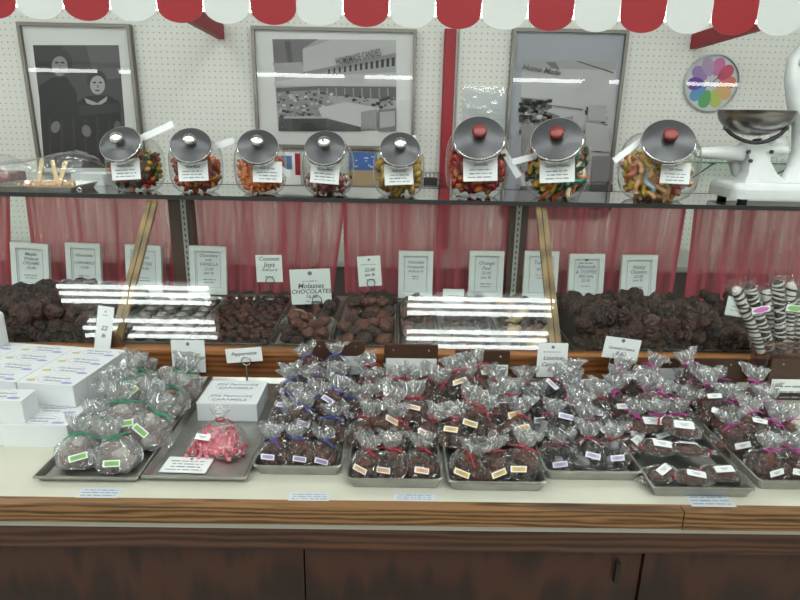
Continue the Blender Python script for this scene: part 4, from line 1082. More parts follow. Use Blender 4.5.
# dark wedge at the foot of the left joint strip
A = joints[0][1]; m = MB(); m.prism([Vector((A.x - .03, RAILY + .024, RAILT + .001)), Vector((A.x + .028, RAILY + .024, RAILT + .001)), Vector((A.x + .02, RAILY + .024, RAILT + .022)), Vector((A.x - .008, RAILY + .024, RAILT + .045))], (0, -.012, 0))
wd = m.build('joint_bracket', mat('bracket_brown', (.09, .05, .028), .5)); tag(wd, 'dark brown wedge bracket at the foot of the left wooden joint strip', 'bracket')

# ------------------------------------------------------------------ cards
FRAMEW = mat('card_frame_white', (.84, .86, .86), .45)
SHEET = mat('card_sheet', (.80, .82, .84), .6)
def card_frame(name, label, cat, bbox, Y, lean=10, roll=0, framed=False, texts=(), lines=(), z=None, thick=.0012, group=None, mark=False, matl=None, sheer=0.0):
    """flat card standing at depth Y, fitted to a px box; local x right, y up, z to the viewer"""
    x0, y0, x1, y1 = bbox; b = at_y((x0 + x1) / 2, y1, Y)
    W = (x1 - x0) / FPX * depth(b); lo, hi = 0.0, 1.0
    al = R(lean)
    for _ in range(30):
        h = (lo + hi) / 2; t = b + Vector((0, math.sin(al) * h, math.cos(al) * h))
        if proj(t)[1] > y0: lo = h
        else: hi = h
    H = lo
    M = T(b) @ RX(R(90) - al) @ RZ(R(roll))
    root = thing(name, label, cat, M, group)
    if framed:
        t = W * .14
        fr = MB(); fr.box(-W / 2, -W / 2 + t, 0, H, -.010, .004); fr.box(W / 2 - t, W / 2, 0, H, -.010, .004)
        fr.box(-W / 2 + t, W / 2 - t, 0, t, -.010, .004); fr.box(-W / 2 + t, W / 2 - t, H - t, H, -.010, .004); fr.build('frame', FRAMEW, root)
        c = MB(); c.box(-W / 2 + t * .9, W / 2 - t * .9, t * .9, H - t * .9, -.008, -.003); c.build('sheet', SHEET, root)
        k = MB(); e = t * 1.25; q = .0009
        for (a, b_, c_, d) in ((-W / 2 + e, -W / 2 + e + q, e, H - e), (W / 2 - e - q, W / 2 - e, e, H - e), (-W / 2 + e, W / 2 - e, e, e + q), (-W / 2 + e, W / 2 - e, H - e - q, H - e)):
            k.box(a, b_, c_, d, -.003, -.0027)
        k.build('ruled_border', GREYINK, root); zt = -.0026
    else:
        c = MB(); c.box(-W / 2, W / 2, 0, H, -thick / 2, thick / 2); c.build('sheet', matl or WHITE, root); zt = thick / 2 + .0001
    for (s, yy, sz, *mm) in texts:
        lettering(root, s, 0, H * yy, zt + .0002, min(W * sz, 1.55 * W / max(1, len(s)) * (.72 if framed else .98)), mm[0] if mm else (GREYINK if framed else INK))
    for i, (yy, hh, x0_, x1_) in enumerate(lines):
        m = MB(); scrawl(m, W * x0_, W * x1_, 0, H * hh, zt, sum(map(ord, label)) + i); m.v = [v + Vector((0, H * yy, 0)) for v in m.v]
        m.build('printed_line', GREYINK, root)
    if mark:
        m = MB(); pts = ell(0, H * .88, W * .055, W * .055, 12); m.prism([(x, y, zt) for x, y in pts], (0, 0, .0003)); m.build('emblem', mat('emblem_grey', (.16, .17, .2), .7), root)
    return root, W, H, M
FY = 1.845
FG = 'white-framed price cards against the curtains'
L3 = ((.30, .045, -.2, .2), (.24, .04, -.16, .16))
card_frame('framed_card', 'leftmost white-framed card standing by the left curtain gap', 'sign', (13, 243, 50, 289), FY, 6, -3, True, (('Maple', .76, .13), ('Walnut', .66, .13), ('CREAMS', .56, .12), ('19.00', .46, .11)), L3, group=FG)
card_frame('framed_card', 'second white-framed card from the left, above the left mirrored light', 'sign', (68, 243, 102, 290), FY, 6, -2, True, (('Chocolate', .74, .12), ('CARAMELS', .58, .12), ('19.00', .48, .11)), L3, group=FG)
card_frame('framed_card', 'third white-framed card from the left, crossed by the left wooden joint strip', 'sign', (127, 245, 162, 292), FY, 6, -2, True, (('Pecan', .74, .12), ('PATTIES', .6, .12), ('19.00', .5, .11)), L3, group=FG)
card_frame('framed_card', 'white-framed card right of the left brown post, reading Vanilla', 'sign', (191, 246, 227, 294), FY, 6, -1, True, (('Chocolate', .80, .12), ('with', .71, .11), ('VANILLA', .62, .13), ('22.00', .52, .11), ('per lb', .44, .11)), L3, group=FG)
card_frame('framed_card', 'white-framed card reading Nonpareils left of the orange peel card', 'sign', (398, 251, 432, 298), FY, 6, 0, True, (('Chocolate', .76, .11), ('Nonpareils', .66, .15), ('20.00 per lb', .57, .13)), ((.46, .04, -.12, .12), (.41, .04, -.1, .1)), group=FG)
card_frame('framed_card', 'white-framed card reading Orange Peel left of the right brown post', 'sign', (468, 251, 502, 298), FY, 6, 0, True, (('Orange', .74, .15), ('Peel', .63, .15), ('22.00', .53, .12), ('per lb', .44, .12)), L3, group=FG)
card_frame('framed_card', 'white-framed card half hidden by the right wooden joint strip', 'sign', (522, 251, 556, 299), FY, 6, 0, True, (('Turtles', .76, .15), ('20.00', .62, .11)), ((.5, .04, -.16, .16), (.44, .04, -.12, .12)), group=FG)
card_frame('framed_card', 'white-framed card reading Toffee above the right chocolate mound', 'sign', (567, 254, 602, 300), FY, 6, 1, True, (('Almonds', .72, .15), ('& TOFFEE', .61, .14), ('PECAN', .51, .13), ('22.00', .42, .11)), ((.80, .04, -.22, .22), (.3, .04, -.14, .14)), group=FG, mark=True)
card_frame('framed_card', 'rightmost white-framed card, reading Clusters above the right chocolate mound', 'sign', (619, 255, 654, 301), FY, 6, 1, True, (('Nutty', .73, .15), ('Clusters', .63, .15), ('22.00', .53, .12), ('per lb', .45, .11)), L3, group=FG)
WIRE = mat('holder_wire', (.16, .15, .15), .35, .9)
def holder(label, px, py_ring, rpx, Y, zfoot, matl=None, group='wire loop card holders'):
    """wire loop on a stem with a small round foot"""
    c = at_y(px, py_ring, Y); rr = rpx / FPX * depth(c)
    root = thing('card_holder', label, 'card holder', (c.x, Y, zfoot), group)
    zr = c.z - zfoot; mm = matl or WIRE
    m = MB(); m.ring((0, 0, zr), rr, .0012, 20, 6, axis='y'); m.build('wire_loop', mm, root)
    m = MB(); m.tube([(0, 0, .004), (0, 0, zr - rr)], .0024, 8); m.build('stem', mm, root)
    m = MB(); m.lathe([(.017, 0), (.017, .003), (.004, .0055)], 16); m.build('foot', mm, root)
holder('wire loop holder gripping the Coconut Joys card', 270, 281, 4.2, 1.72, FLZ + .045)
card_frame('price_card', 'white card reading Coconut Joys held up in a wire loop', 'sign', (257, 255, 283, 282), 1.723, 2, 1, False, (('Coconut', .86, .26), ('Joys', .64, .26), ('16.00 per lb', .45, .18)), ((.2, .07, -.2, .2),), thick=.0008)
holder('wire loop holder gripping the Molasses card', 317, 300, 4.6, 1.70, FLZ + .040)
card_frame('price_card', 'wide white card reading Molasses Chocolates held in a wire loop', 'sign', (292, 269, 332, 304), 1.703, 2, 3, False, (('Molasses', .52, .18), ('CHOCOLATES', .36, .17), ('16.00', .22, .13)), ((.66, .05, -.25, .2), (.08, .06, -.16, -.02)), mark=True, thick=.0008)
holder('wire loop holder gripping the tilted card in the middle of the case', 371, 283, 4, 1.73, FLZ + .05)
card_frame('price_card', 'tilted white card with a dark emblem in a wire loop, left of the Nonpareils card', 'sign', (359, 256, 382, 286), 1.733, 2, 4, False, (('22.00', .54, .2), ('per lb', .38, .18)), ((.72, .05, -.4, .4), (.22, .06, -.2, .25)), mark=True, thick=.0008)
card_frame('price_card', 'small white card low behind the right mirrored light', 'sign', (442, 289, 463, 321), 1.70, 6, 0, False, (), ((.8, .06, -.3, .3), (.66, .06, -.3, .3)))
card_frame('price_card', 'grey-white card behind the striped pretzel rods', 'sign', (724, 297, 742, 316), 1.62, 10, -8, False, (), ((.5, .08, -.3, .3), (.3, .08, -.3, .3)))

# ------------------------------------------------------------------ pans of bagged candy on the counter
PZ = CT + .0003
RIMZ = .022
def rx(px, py): return at_z(px, py, CT + RIMZ)
TY1 = RAILY - .008
def counter_pan(label, fl, fr, y1=None, group='metal pans on the counter', r=.009, rim=RIMZ):
    a, b = at_z(*fl, CT + rim), at_z(*fr, CT + rim); yf = (a.y + b.y) / 2
    o = pan('metal_pan', label, a.x, b.x, yf, (y1 or TY1), CT, rim, group, flare=.007, rad=r)
    return (a.x, b.x, yf, y1 or TY1)
PA = counter_pan('leftmost counter pan, filled with green-tied caramel bags', (32, 477), (137, 479), r=.003, rim=.013)
PB = counter_pan('counter pan holding white boxes and one pink candy bag', (140, 477), (247, 478), r=.003, rim=.013)
PC = counter_pan('counter pan of chocolate bags with purple labels and blue ties', (252, 466), (342, 468))
PD = counter_pan('counter pan of chocolate bags with orange labels', (346, 480), (443, 480))
PE = counter_pan('counter pan of chocolate bags with yellow labels', (448, 482), (548, 484))
PF = counter_pan('counter pan of black licorice bags with lavender labels', (546, 472), (644, 473))
PG = counter_pan('counter pan of nut bars with white labels, near the right end', (653, 488), (757, 490), r=.004)
PH = counter_pan('rightmost counter pan, of chocolate bags with magenta ties', (758, 480), (860, 484))

_bag = {}
def bag_film(v, matl, fan_m):
    key = (v, matl.name)
    if key in _bag: return _bag[key]
    r = random.Random(900 + v); n = 28
    prof = [(.02, .0), (.62, .0), (.88, .05), (1.0, .24), (1.03, .55), (.95, .88), (.74, 1.16), (.44, 1.36), (.20, 1.48), (.13, 1.54)]
    fan = [(.13, 1.54), (.25, 1.63), (.40, 1.82), (.50, 2.06), (.57, 2.26), (.62, 2.46)]
    wob = [r.uniform(.90, 1.10) for _ in range(n)]; lx, ly = r.uniform(-.18, .18), r.uniform(-.12, .12); ph = r.uniform(0, 6); pl = r.choice((5, 6, 7))
    def loop(rad, z, f, k_):
        l = []
        for k in range(n):
            t = 2 * math.pi * k / n; c, s = math.cos(t), math.sin(t)
            if f:
                q = rad * (1 + .5 * f * math.sin(pl * t + ph + 1.2 * f) + r.uniform(-.22, .22)); x, y = q * c, q * s * (.5 + .5 * (1 - f)); zz = z + r.uniform(-.10, .12) * f
                x += lx * f * 1.6; y += ly * f * 1.6
            else:
                e = (abs(c) ** 3 + abs(s) ** 3) ** (-1 / 3); sq = 1 + (e - 1) * .55
                q = rad * sq * (1 + (wob[k] - 1) * min(1, z * 2)) * (1 + (r.uniform(-.09, .09) if z > .05 else 0)); x, y = q * c, q * s * .86; zz = z + (r.uniform(-.03, .03) if .1 < z < 1.3 else 0)
            l.append((x, y, zz))
        return l
    m = MB(); bl = [loop(a, b, 0, k) for k, (a, b) in enumerate(prof)]
    m.mi = 0; m.loft(bl, None, False, False)
    m.mi = 1; m.loft([bl[-1]] + [loop(a, b, (k + 1) / 5, k) for k, (a, b) in enumerate(fan[1:])], None, False, False)
    _bag[key] = m.mesh('clear_film', [matl, fan_m])
    return _bag[key]
def tie_mesh(v, matl):
    key = ('tie', v, matl.name)
    if key in _bag: return _bag[key]
    r = random.Random(50 + v); m = MB()
    m.ring((0, 0, 1.54), .16, .055, 12, 6)
    for s in (-1, 1):
        a = r.uniform(-.6, .6); L_ = r.uniform(.45, .8)
        m.tube([Vector((s * .12, -.12, 1.54)), Vector((s * (.12 + .4 * L_), -.2 - .1 * a, 1.54 + .22 * a + .06)), Vector((s * (.12 + .9 * L_), -.16 + .1 * a, 1.46 + .5 * a))], .05, 5, r1=.03)
    _bag[key] = m.mesh('ribbon_tie', matl)
    return _bag[key]
def label_mesh(matl, w_, h_):
    key = ('label', matl.name, w_)
    if key in _bag: return _bag[key]
    m = MB(); m.box(-w_, w_, -h_, h_, -.01, .01); m.mi = 1; m.box(-w_ * .8, w_ * .86, -h_ * .66, h_ * .66, .0101, .016)
    m.mi = 2
    for k in range(3): m.box(-w_ * (.5 - .1 * k), w_ * (.5 - .12 * k), h_ * (.3 - .3 * k) - .012, h_ * (.3 - .3 * k) + .012, .0162, .018)
    _bag[key] = m.mesh('sticker', [WHITE, matl, GREYINK])
    return _bag[key]
TIES = {k: mat('tie_' + k, c, .35) for k, c in dict(green=(.01, .30, .14), blue=(.05, .08, .42), red=(.45, .015, .05), magenta=(.60, .03, .34), darkred=(.33, .012, .04)).items()}
LABS = {k: mat('sticker_' + k, c, .6) for k, c in dict(green=(.20, .46, .07), purple=(.34, .24, .50), orange=(.70, .36, .16), yellow=(.68, .45, .08), lavender=(.42, .38, .60), white=(.72, .74, .74)).items()}
CARAM = mat('caramel_nut', (.20, .075, .035), .28, var=.7, vscale=2.5, bump=.5, bscale=4, bdist=.1)
CARAW = mat('wrapped_paper', (.46, .40, .36), .5)
LICO = mat('licorice', (.012, .011, .012), .3); LICW = mat('licorice_paper', (.26, .26, .28), .5)
NUTB = mat('nut_bar', (.10, .034, .018), .38, var=.45, vscale=4, bump=.5, bscale=6, bdist=.1)
BAGK = {
 'caramel': dict(p=('cluster', .74), m=(CARAM, CARAM, CARAW), film=FILMWHITE, piece='caramel', what='caramel'),
 'choc': dict(p=('cluster', .90), m=(MILK, CHOC, MILK), film=FILM, piece='chocolate', what='chocolate'),
 'lico': dict(p=('bar', .80), m=(LICO, LICO, LICO, LICO, LICW), film=FILM, piece='licorice_piece', what='licorice'),
}
bagn = [0]
def bag(kind, x, y, z, S, tie, lab, label, group, rz=None, tx=None, ty=None, showlab=True, seed=None):
    """cellophane bag; S = half width in metres"""
    bagn[0] += 1; n = bagn[0]; r = random.Random(seed or 1000 + n); K = BAGK[kind]
    rz = r.uniform(-.5, .5) if rz is None else rz; tx = r.uniform(-.14, .2) if tx is None else tx; ty = r.uniform(-.2, .2) if ty is None else ty
    M = T(x, y, z) @ RZ(rz) @ RX(tx) @ RY(ty)
    root = thing('candy_bag', label, 'candy bag', M, group)
    sc = Matrix.Scale(S, 4); v = n % 7
    for k in range(8):
        if k < 5: a = 2 * math.pi * k / 5 + n; p = Vector((.50 * math.cos(a), .42 * math.sin(a), .34 + r.uniform(-.03, .05)))
        elif k < 7: a = math.pi * (k - 5) + n * 1.3; p = Vector((.32 * math.cos(a), .28 * math.sin(a), .80))
        else: p = Vector((r.uniform(-.1, .1), -.05, 1.08))
        mm = K['m'][(k + n) % len(K['m'])]
        put(K['piece'], lump(K['p'][0], (k + n) % 4, mm), root, sc @ T(p) @ rot_any(r) @ Matrix.Scale(K['p'][1] * r.uniform(.9, 1.08), 4))
    put('clear_film', bag_film(v, K['film'], FILMFAN), root, sc)
    put('ribbon_tie', tie_mesh(n % 5, TIES[tie]), root, sc @ RZ(r.uniform(-.8, .8)) if True else sc)
    if showlab:
        put('sticker', label_mesh(LABS[lab], .39, .15), root, sc @ T(r.uniform(-.18, .18), -.95, .80 + r.uniform(-.1, .14)) @ RX(R(66)) @ RZ(r.uniform(-.3, .3)))
    return root
def field(P, kind, tie, lab, where, cols, S, seed, top=(), y_rows=5, skip=(), labp=.8, z=None, ov=.034, dx=0.0):
    """rows of standing bags in a pan, then bags lying on top; labels name row and column"""
    r = random.Random(seed); x0, x1, y0, y1 = P; z = PZ + .0035 if z is None else z
    rown = ['front row', 'second row from the front', 'third row from the front', 'fourth row from the front', 'fifth row from the front', 'sixth row from the front']
    coln = {3: ('left', 'middle', 'right'), 2: ('left', 'right'), 4: ('far left', 'left of middle', 'right of middle', 'far right')}[cols]
    K = BAGK[kind]; g = '%s bags, %s' % (K['what'], where); top_y = y0 + .03 + S * .62
    ys = [top_y + (y1 - .045 - top_y) * j / (y_rows - 1) for j in range(y_rows)]
    W = x1 - x0 - .03
    for j, yy in enumerate(ys):
        for i in range(cols):
            if (j, i) in skip: continue
            wide = W if j == 0 else W + ov
            xx = (x0 + x1) / 2 + (dx if j else 0) + wide * ((i + .5) / cols - .5) + r.uniform(-.006, .006) * (j > 0)
            lb = r.random() < (1 if j == 0 else labp)
            bag(kind, xx, yy + r.uniform(-.008, .008), z + (0 if j in (0, y_rows - 1) else .003 + .002 * j), S * (1.0 if j == 0 else r.uniform(1.0, 1.13) * (.76 if j == y_rows - 1 else 1)), tie, lab, '%s-tied %s bag, %s, %s, in %s' % (tie, K['what'], rown[j], coln[i], where), g, showlab=lb, **({} if j == 0 else dict(tx=r.uniform(-.6, .12), ty=r.uniform(-.4, .4))))
    for k, (u, v, dz, word) in enumerate(top):
        xx = x0 + (x1 - x0) * u; yy = y0 + (y1 - y0) * v
        bag(kind, xx, yy, z + dz * .68, S * r.uniform(1.0, 1.12), tie, lab, '%s-tied %s bag lying on top of the heap, %s, in %s' % (tie, K['what'], word, where), g, tx=r.uniform(-.75, .1), ty=r.uniform(-.6, .6))
field(PA, 'caramel', 'green', 'green', 'the leftmost pan', 2, .040, 1, ((.60, .30, .040, 'nearest'), (.58, .56, .038, 'middle'), (.62, .78, .03, 'rearmost')), 6, labp=.35, ov=-.012, dx=.016)
field(PC, 'choc', 'blue', 'purple', 'the blue-tied pan', 3, .0325, 2, ((.38, .30, .045, 'front left'), (.72, .42, .045, 'front right'), (.30, .60, .05, 'middle left'), (.64, .66, .05, 'middle right'), (.40, .86, .06, 'rear left'), (.75, .88, .062, 'rear right')), 5)
field(PD, 'choc', 'red', 'orange', 'the orange-label pan', 3, .0345, 3, ((.30, .34, .046, 'front left'), (.70, .40, .046, 'front right'), (.45, .60, .05, 'middle'), (.25, .76, .05, 'rear')), 5)
field(PE, 'choc', 'red', 'yellow', 'the yellow-label pan', 3, .0365, 4, ((.35, .38, .046, 'front left'), (.74, .46, .046, 'front right'), (.35, .68, .05, 'middle'), (.66, .76, .05, 'rear')), 5)
field(PF, 'lico', 'darkred', 'lavender', 'the black licorice pan', 3, .035, 5, ((.35, .34, .042, 'front left'), (.72, .45, .042, 'front right'), (.30, .62, .045, 'middle left'), (.68, .70, .045, 'middle right')), 5, skip=((4, 1),))
field((PG[0], PG[1], PG[2] + .16, PG[3]), 'choc', 'magenta', 'white', 'the nut bar pan', 3, .035, 6, ((.5, .30, .046, 'front'), (.35, .62, .05, 'middle'), (.72, .78, .05, 'rear right')), 4, labp=.5, skip=((3, 0),))
field(PH, 'choc', 'magenta', 'white', 'the rightmost pan', 3, .036, 7, ((.25, .30, .046, 'front'), (.2, .55, .05, 'middle'), (.3, .78, .055, 'rear')), 5, labp=.7)

# flat wrapped nut bars in the front of their pan
def bar_film(v):
    key = ('barfilm', v)
    if key in _bag: return _bag[key]
    r = random.Random(60 + v); loops = []
    for (x, s) in ((-1.5, .42), (-1.25, .5), (-1.02, .16), (-.85, .8), (-.4, 1.03), (.1, 1.05), (.55, .98), (.9, .75), (1.0, .5)):
        loops.append([(x + r.uniform(-.03, .03), s * .62 * math.cos(2 * math.pi * k / 12) * r.uniform(.92, 1.06), .24 + s * .30 * math.sin(2 * math.pi * k / 12) * r.uniform(.85, 1.1)) for k in range(12)])
    m = MB(); m.loft(loops, None, False, True); _bag[key] = m.mesh('clear_film', FILM)
    return _bag[key]
def nut_bar(x, y, z, L, rz, tx, ty, label, tie, lz):
    root = thing('wrapped_nut_bar', label, 'candy bar', T(x, y, z) @ RZ(rz) @ RX(tx) @ RY(ty), 'wrapped nut bars with white labels'); s = Matrix.Scale(L, 4); bagn[0] += 1
    put('nut_bar', lump('chunk', bagn[0] % 4, NUTB), root, s @ T(0, 0, .26) @ Matrix.Diagonal((1.75, 1.05, .75, 1)))
    put('clear_film', bar_film(bagn[0] % 3), root, s)
    m = MB(); m.ring((-1.02, 0, .24), .13, .05, 10, 5, M=RY(0)); put('ribbon_tie', m.mesh('ribbon_tie', TIES[tie]), root, s @ T(-1.02, 0, .24) @ RY(R(90)) @ T(1.02, 0, -.24))
    put('sticker', label_mesh(LABS['white'], .46, .2), root, s @ T(.05, -.12, .575) @ RX(R(14)) @ RZ(lz))
bx, by = PG[0], PG[2]
wG = PG[1] - PG[0]
for k, (u, v, dz, L, rz, tx, ty, w_) in enumerate((
        (.20, .055, .001, .033, .5, .05, 0, 'front left corner'), (.52, .045, .001, .031, -.1, .02, 0, 'front middle'), (.84, .06, .001, .033, -.15, .04, 0, 'front right corner'),
        (.34, .125, .014, .034, .12, .15, .05, 'second row left'), (.66, .12, .012, .033, 2.9, .05, 0, 'second row right'),
        (.36, .185, .028, .038, .25, .2, 0, 'topmost left'), (.66, .165, .036, .037, -.35, .3, .15, 'topmost right'), (.12, .15, .006, .032, 1.0, .2, 0, 'left edge'))):
    nut_bar(bx + wG * u, by + v * 1.05, PZ + .004 + dz, L * 1.14, rz, tx, ty, 'clear-wrapped brown nut bar with white label, %s of the nut bar pan' % w_, 'red', .2 * (-1) ** k)
# loose bags heaped between neighbouring pans
EXTRA = [
 ('choc', 'red', 'orange', 300, 372, 1.325, .095, 'topmost bag leaning on the left brown sign board'), ]

# ------------------------------------------------------------------ the pink candy bag, boxes and cards in the second pan
x0, x1, y0, y1 = PB
bw0 = at_z(197, 421, CT + .004); bw1 = at_z(255, 423, CT + .004)
BW = .128; BXC = (at_z(197, 421, CT).x + at_z(256, 421, CT).x) / 2; byf = at_z(225, 422, CT).y
PURP = mat('print_purple', (.34, .30, .58), .6); GOLDP = mat('print_gold', (.55, .46, .22), .6); LINEP = mat('print_greyblue', (.22, .24, .32), .6)
BOXW = mat('box_white', (.70, .72, .735), .55)
def oval(mb, cx, cy, rx_, ry_, t, z, n=28):
    o = [(cx + rx_ * math.cos(2 * math.pi * k / n), cy + ry_ * math.sin(2 * math.pi * k / n)) for k in range(n)]
    i = [(cx + (rx_ - t) * math.cos(2 * math.pi * k / n), cy + (ry_ - t) * math.sin(2 * math.pi * k / n)) for k in range(n)]
    mb.add([(x, y, z) for x, y in o] + [(x, y, z) for x, y in i], [(k, (k + 1) % n, n + (k + 1) % n, n + k) for k in range(n)])
def candy_box(label, x0, x1, y0, y1, z0, z1, rz=0.0, gold=True, group='white candy boxes'):
    cx, cy = (x0 + x1) / 2, (y0 + y1) / 2; W, D, H = (x1 - x0), (y1 - y0), z1 - z0
    root = thing('candy_box', label, 'box', T(cx, cy, z0) @ RZ(rz), group)
    m = MB(); m.rbox(-W / 2, W / 2, -D / 2, D / 2, 0, H - .0012, r=.0015, n=2); m.build('box_body', BOXW, root)
    m = MB(); m.rbox(-W / 2 - .0006, W / 2 + .0006, -D / 2 - .0006, D / 2 + .0004, H - .0012, H, r=.002, n=2)
    m.box(-W / 2 + .002, W / 2 - .002, -D / 2 - .0007, -D / 2 - .0001, H - .007, H - .0012); lid = m.build('lid_flap', BOXW, root)
    z = H + .0003
    m = MB(); oval(m, 0 if not gold else .004, 0, W * (.36 if not gold else .27), D * .42, .0007, z); m.build('printed_oval', LINEP, lid)
    if gold:
        lettering(lid, 'Old Fashioned', .004, D * .13, z, D * .20, LINEP); lettering(lid, 'Caramels', .004, -D * .14, z, D * .22, LINEP)
        m = MB(); m.prism([(x, y, z) for x, y in ell(-W * .33, -D * .2, W * .085, D * .10)], (0, 0, .0003)); m.box(-W * .318, -W * .306, -D * .1, D * .12, z, z + .0003); m.build('gold_emblem', GOLDP, lid)
        m = MB(); m.prism([(x, y, z) for x, y in ell(W * .33, -D * .28, W * .10, D * .09)], (0, 0, .0003)); m.build('purple_oval', PURP, lid)
    else:
        lettering(lid, 'Old Fashioned', 0, D * .15, z, D * .24, LINEP, 0.1, sx=1.15); lettering(lid, 'CARAMELS', 0, -D * .17, z, D * .24, LINEP, 0, sx=1.15)
    return root
hb = .042
BD = (at_z(225, 382, CT + hb).y - at_z(225, 405, CT + hb).y) / 2
ybf = at_z(225, 405, CT + hb).y
xq0, xq1 = at_z(196, 405, CT + hb).x, at_z(257, 405, CT + hb).x
candy_box('front one of two white caramel boxes standing in the second pan', xq0, xq1, ybf, ybf + BD - .001, PZ + .003, PZ + .003 + hb, 0, False, 'caramel boxes in the second pan')
candy_box('rear one of two white caramel boxes standing in the second pan', xq0 + .0, xq1 - .0, ybf + BD, ybf + 2 * BD, PZ + .003, PZ + .003 + hb, 0, False, 'caramel boxes in the second pan')
# pink bag
pc = at_z(217, 452, CT + .004)
root = thing('pink_candy_bag', 'flat clear bag of pink candy pieces with a white sticker, in the second pan', 'candy bag', T(pc.x, pc.y + .004, PZ + .0045) @ RZ(R(-8)))
PINK = mat('pink_candy', (.60, .07, .12), .4, var=.3, vscale=3); PINK2 = mat('pink_candy_pale', (.68, .20, .25), .4, var=.2, vscale=3)
r = random.Random(77); pts = []
hw, hd, hh = .057, .031, .042
tr_ = 0
while len(pts) < 100 and tr_ < 6000:
    tr_ += 1
    p = Vector((r.uniform(-1, 1), r.uniform(-1, 1), r.uniform(.05, 1)))
    w_ = 1 - .50 * p.z
    if abs(p.x) < w_ * .55 and abs(p.y) < w_ * .5 and p.z < .55: continue
    if abs(p.x) > w_ or abs(p.y) > w_ * .95: continue
    q = Vector((p.x * hw, p.y * hd + (p.z - .3) * .012, p.z * hh))
    if any((q - o).length < .0072 for o in pts): continue
    pts.append(q)
for k, q in enumerate(pts):
    put('pink_candy', lump('gummy', k % 3, PINK if k % 3 else PINK2), root, T(q) @ rot_any(r) @ Matrix.Scale(.0135, 4))
loops = []
for (zz, s) in ((0, .9), (.003, 1.1), (.014, 1.10), (.026, .92), (.038, .74), (.045, .58), (.051, .34), (.056, .13), (.059, .11), (.070, .26), (.080, .40)):
    loops.append([(hw * s * math.copysign(abs(math.cos(t)) ** .6, math.cos(t)) * r.uniform(.95, 1.06), hd * s * math.copysign(abs(math.sin(t)) ** .6, math.sin(t)) * 1.05 * r.uniform(.92, 1.06) + zz * .35, zz) for t in [2 * math.pi * k / 24 for k in range(24)]])
m = MB(); m.loft(loops, None, True, False); m.build('clear_film', FILMM, root)
m = MB(); m.ring((0, .021, .057), .008, .0018, 12, 6); m.tube([(.006, .016, .057), (.02, .013, .063), (.032, .010, .057)], .0016, 6); m.build('ribbon_tie', TIES['darkred'], root)
m = MB(); m.loft([[(hw * q_ * math.cos(2 * math.pi * k / 16), hd * q_ * math.sin(2 * math.pi * k / 16), z_) for k in range(16)] for q_, z_ in ((.70, .002), (.72, .010), (.56, .020), (.36, .030), (.1, .033))], None, True, True)
tag(m.build('candy_mass', PINK, root), kind='stuff')
put('sticker', label_mesh(LABS['white'], .43, .17), root, T(-.016, -.024, .042) @ RX(R(38)) @ RZ(-.05) @ Matrix.Scale(.034, 4))
# card lying in the pan
q = at_z(187, 465, CT + .004)
root = thing('price_card', 'white printed card lying flat at the front of the second pan', 'sign', T(q.x, q.y, PZ + .0038) @ RZ(R(-2)) @ Matrix.Identity(4))
cw = 46 / FPX * depth(q); chh = at_z(187, 457.5, CT).y - at_z(187, 473, CT).y
m = MB(); m.box(-cw / 2, cw / 2, -chh / 2, chh / 2, 0, .0005); m.build('sheet', WHITE, root)
for i in range(4):
    m = MB(); scrawl(m, -cw * .4, cw * .4, 0, chh * .12, .0006, 700 + i); m.v = [v + Vector((0, chh * (.22 - .18 * i), 0)) for v in m.v]; m.build('printed_line', GREYINK, root)
m = MB(); m.prism([(x, y, .0006) for x, y in ell(.002, chh * .38, .003, .003, 10)], (0, 0, .0003)); m.build('emblem', INK, root)
SIL = mat('holder_silver', (.5, .48, .47), .25, 1.0)
holder('silver loop holder gripping the Peppermints card', 246, 361, 4.4, 1.345, PZ + .003, SIL, 'silver loop card holders')
card_frame('price_card', 'white card reading Peppermints tilted in a silver loop', 'sign', (227, 348, 263, 362), 1.349, 3, 5, False, (('Peppermints', .6, .2),), (), thick=.0008)
holder('silver loop holder gripping the tilted Caramel Creams card', 615, 361, 5.2, 1.335, PZ + .0035, SIL, 'silver loop card holders')
card_frame('price_card', 'tilted white card reading Caramel Creams in a silver loop', 'sign', (601, 338, 637, 359), 1.339, 3, -7, False, (('Caramel Creams', .5, .16), ('9.60', .24, .17)), (), mark=True, thick=.0008)
card_frame('price_card', 'white card reading Licorice Caramels standing behind the black licorice bags', 'sign', (536, 343, 566, 377), 1.33, 6, 0, False, (('Licorice', .56, .22), ('Caramels', .37, .22), ('9.50', .2, .18)), ((.74, .05, -.34, .34),), mark=True)
card_frame('price_card', 'blank-looking white card with a round mark behind the green-tied bags', 'sign', (173, 340, 206, 372), 1.37, 4, 0, False, (), ((.62, .06, -.2, .2),), mark=True)
card_frame('price_card', 'narrow white card standing behind the white boxes at the left', 'sign', (94, 306, 110, 350), 1.375, 12, -7, False, (('22', .5, .4), ('lb', .33, .36)), ((.8, .05, -.2, .2),), mark=True)
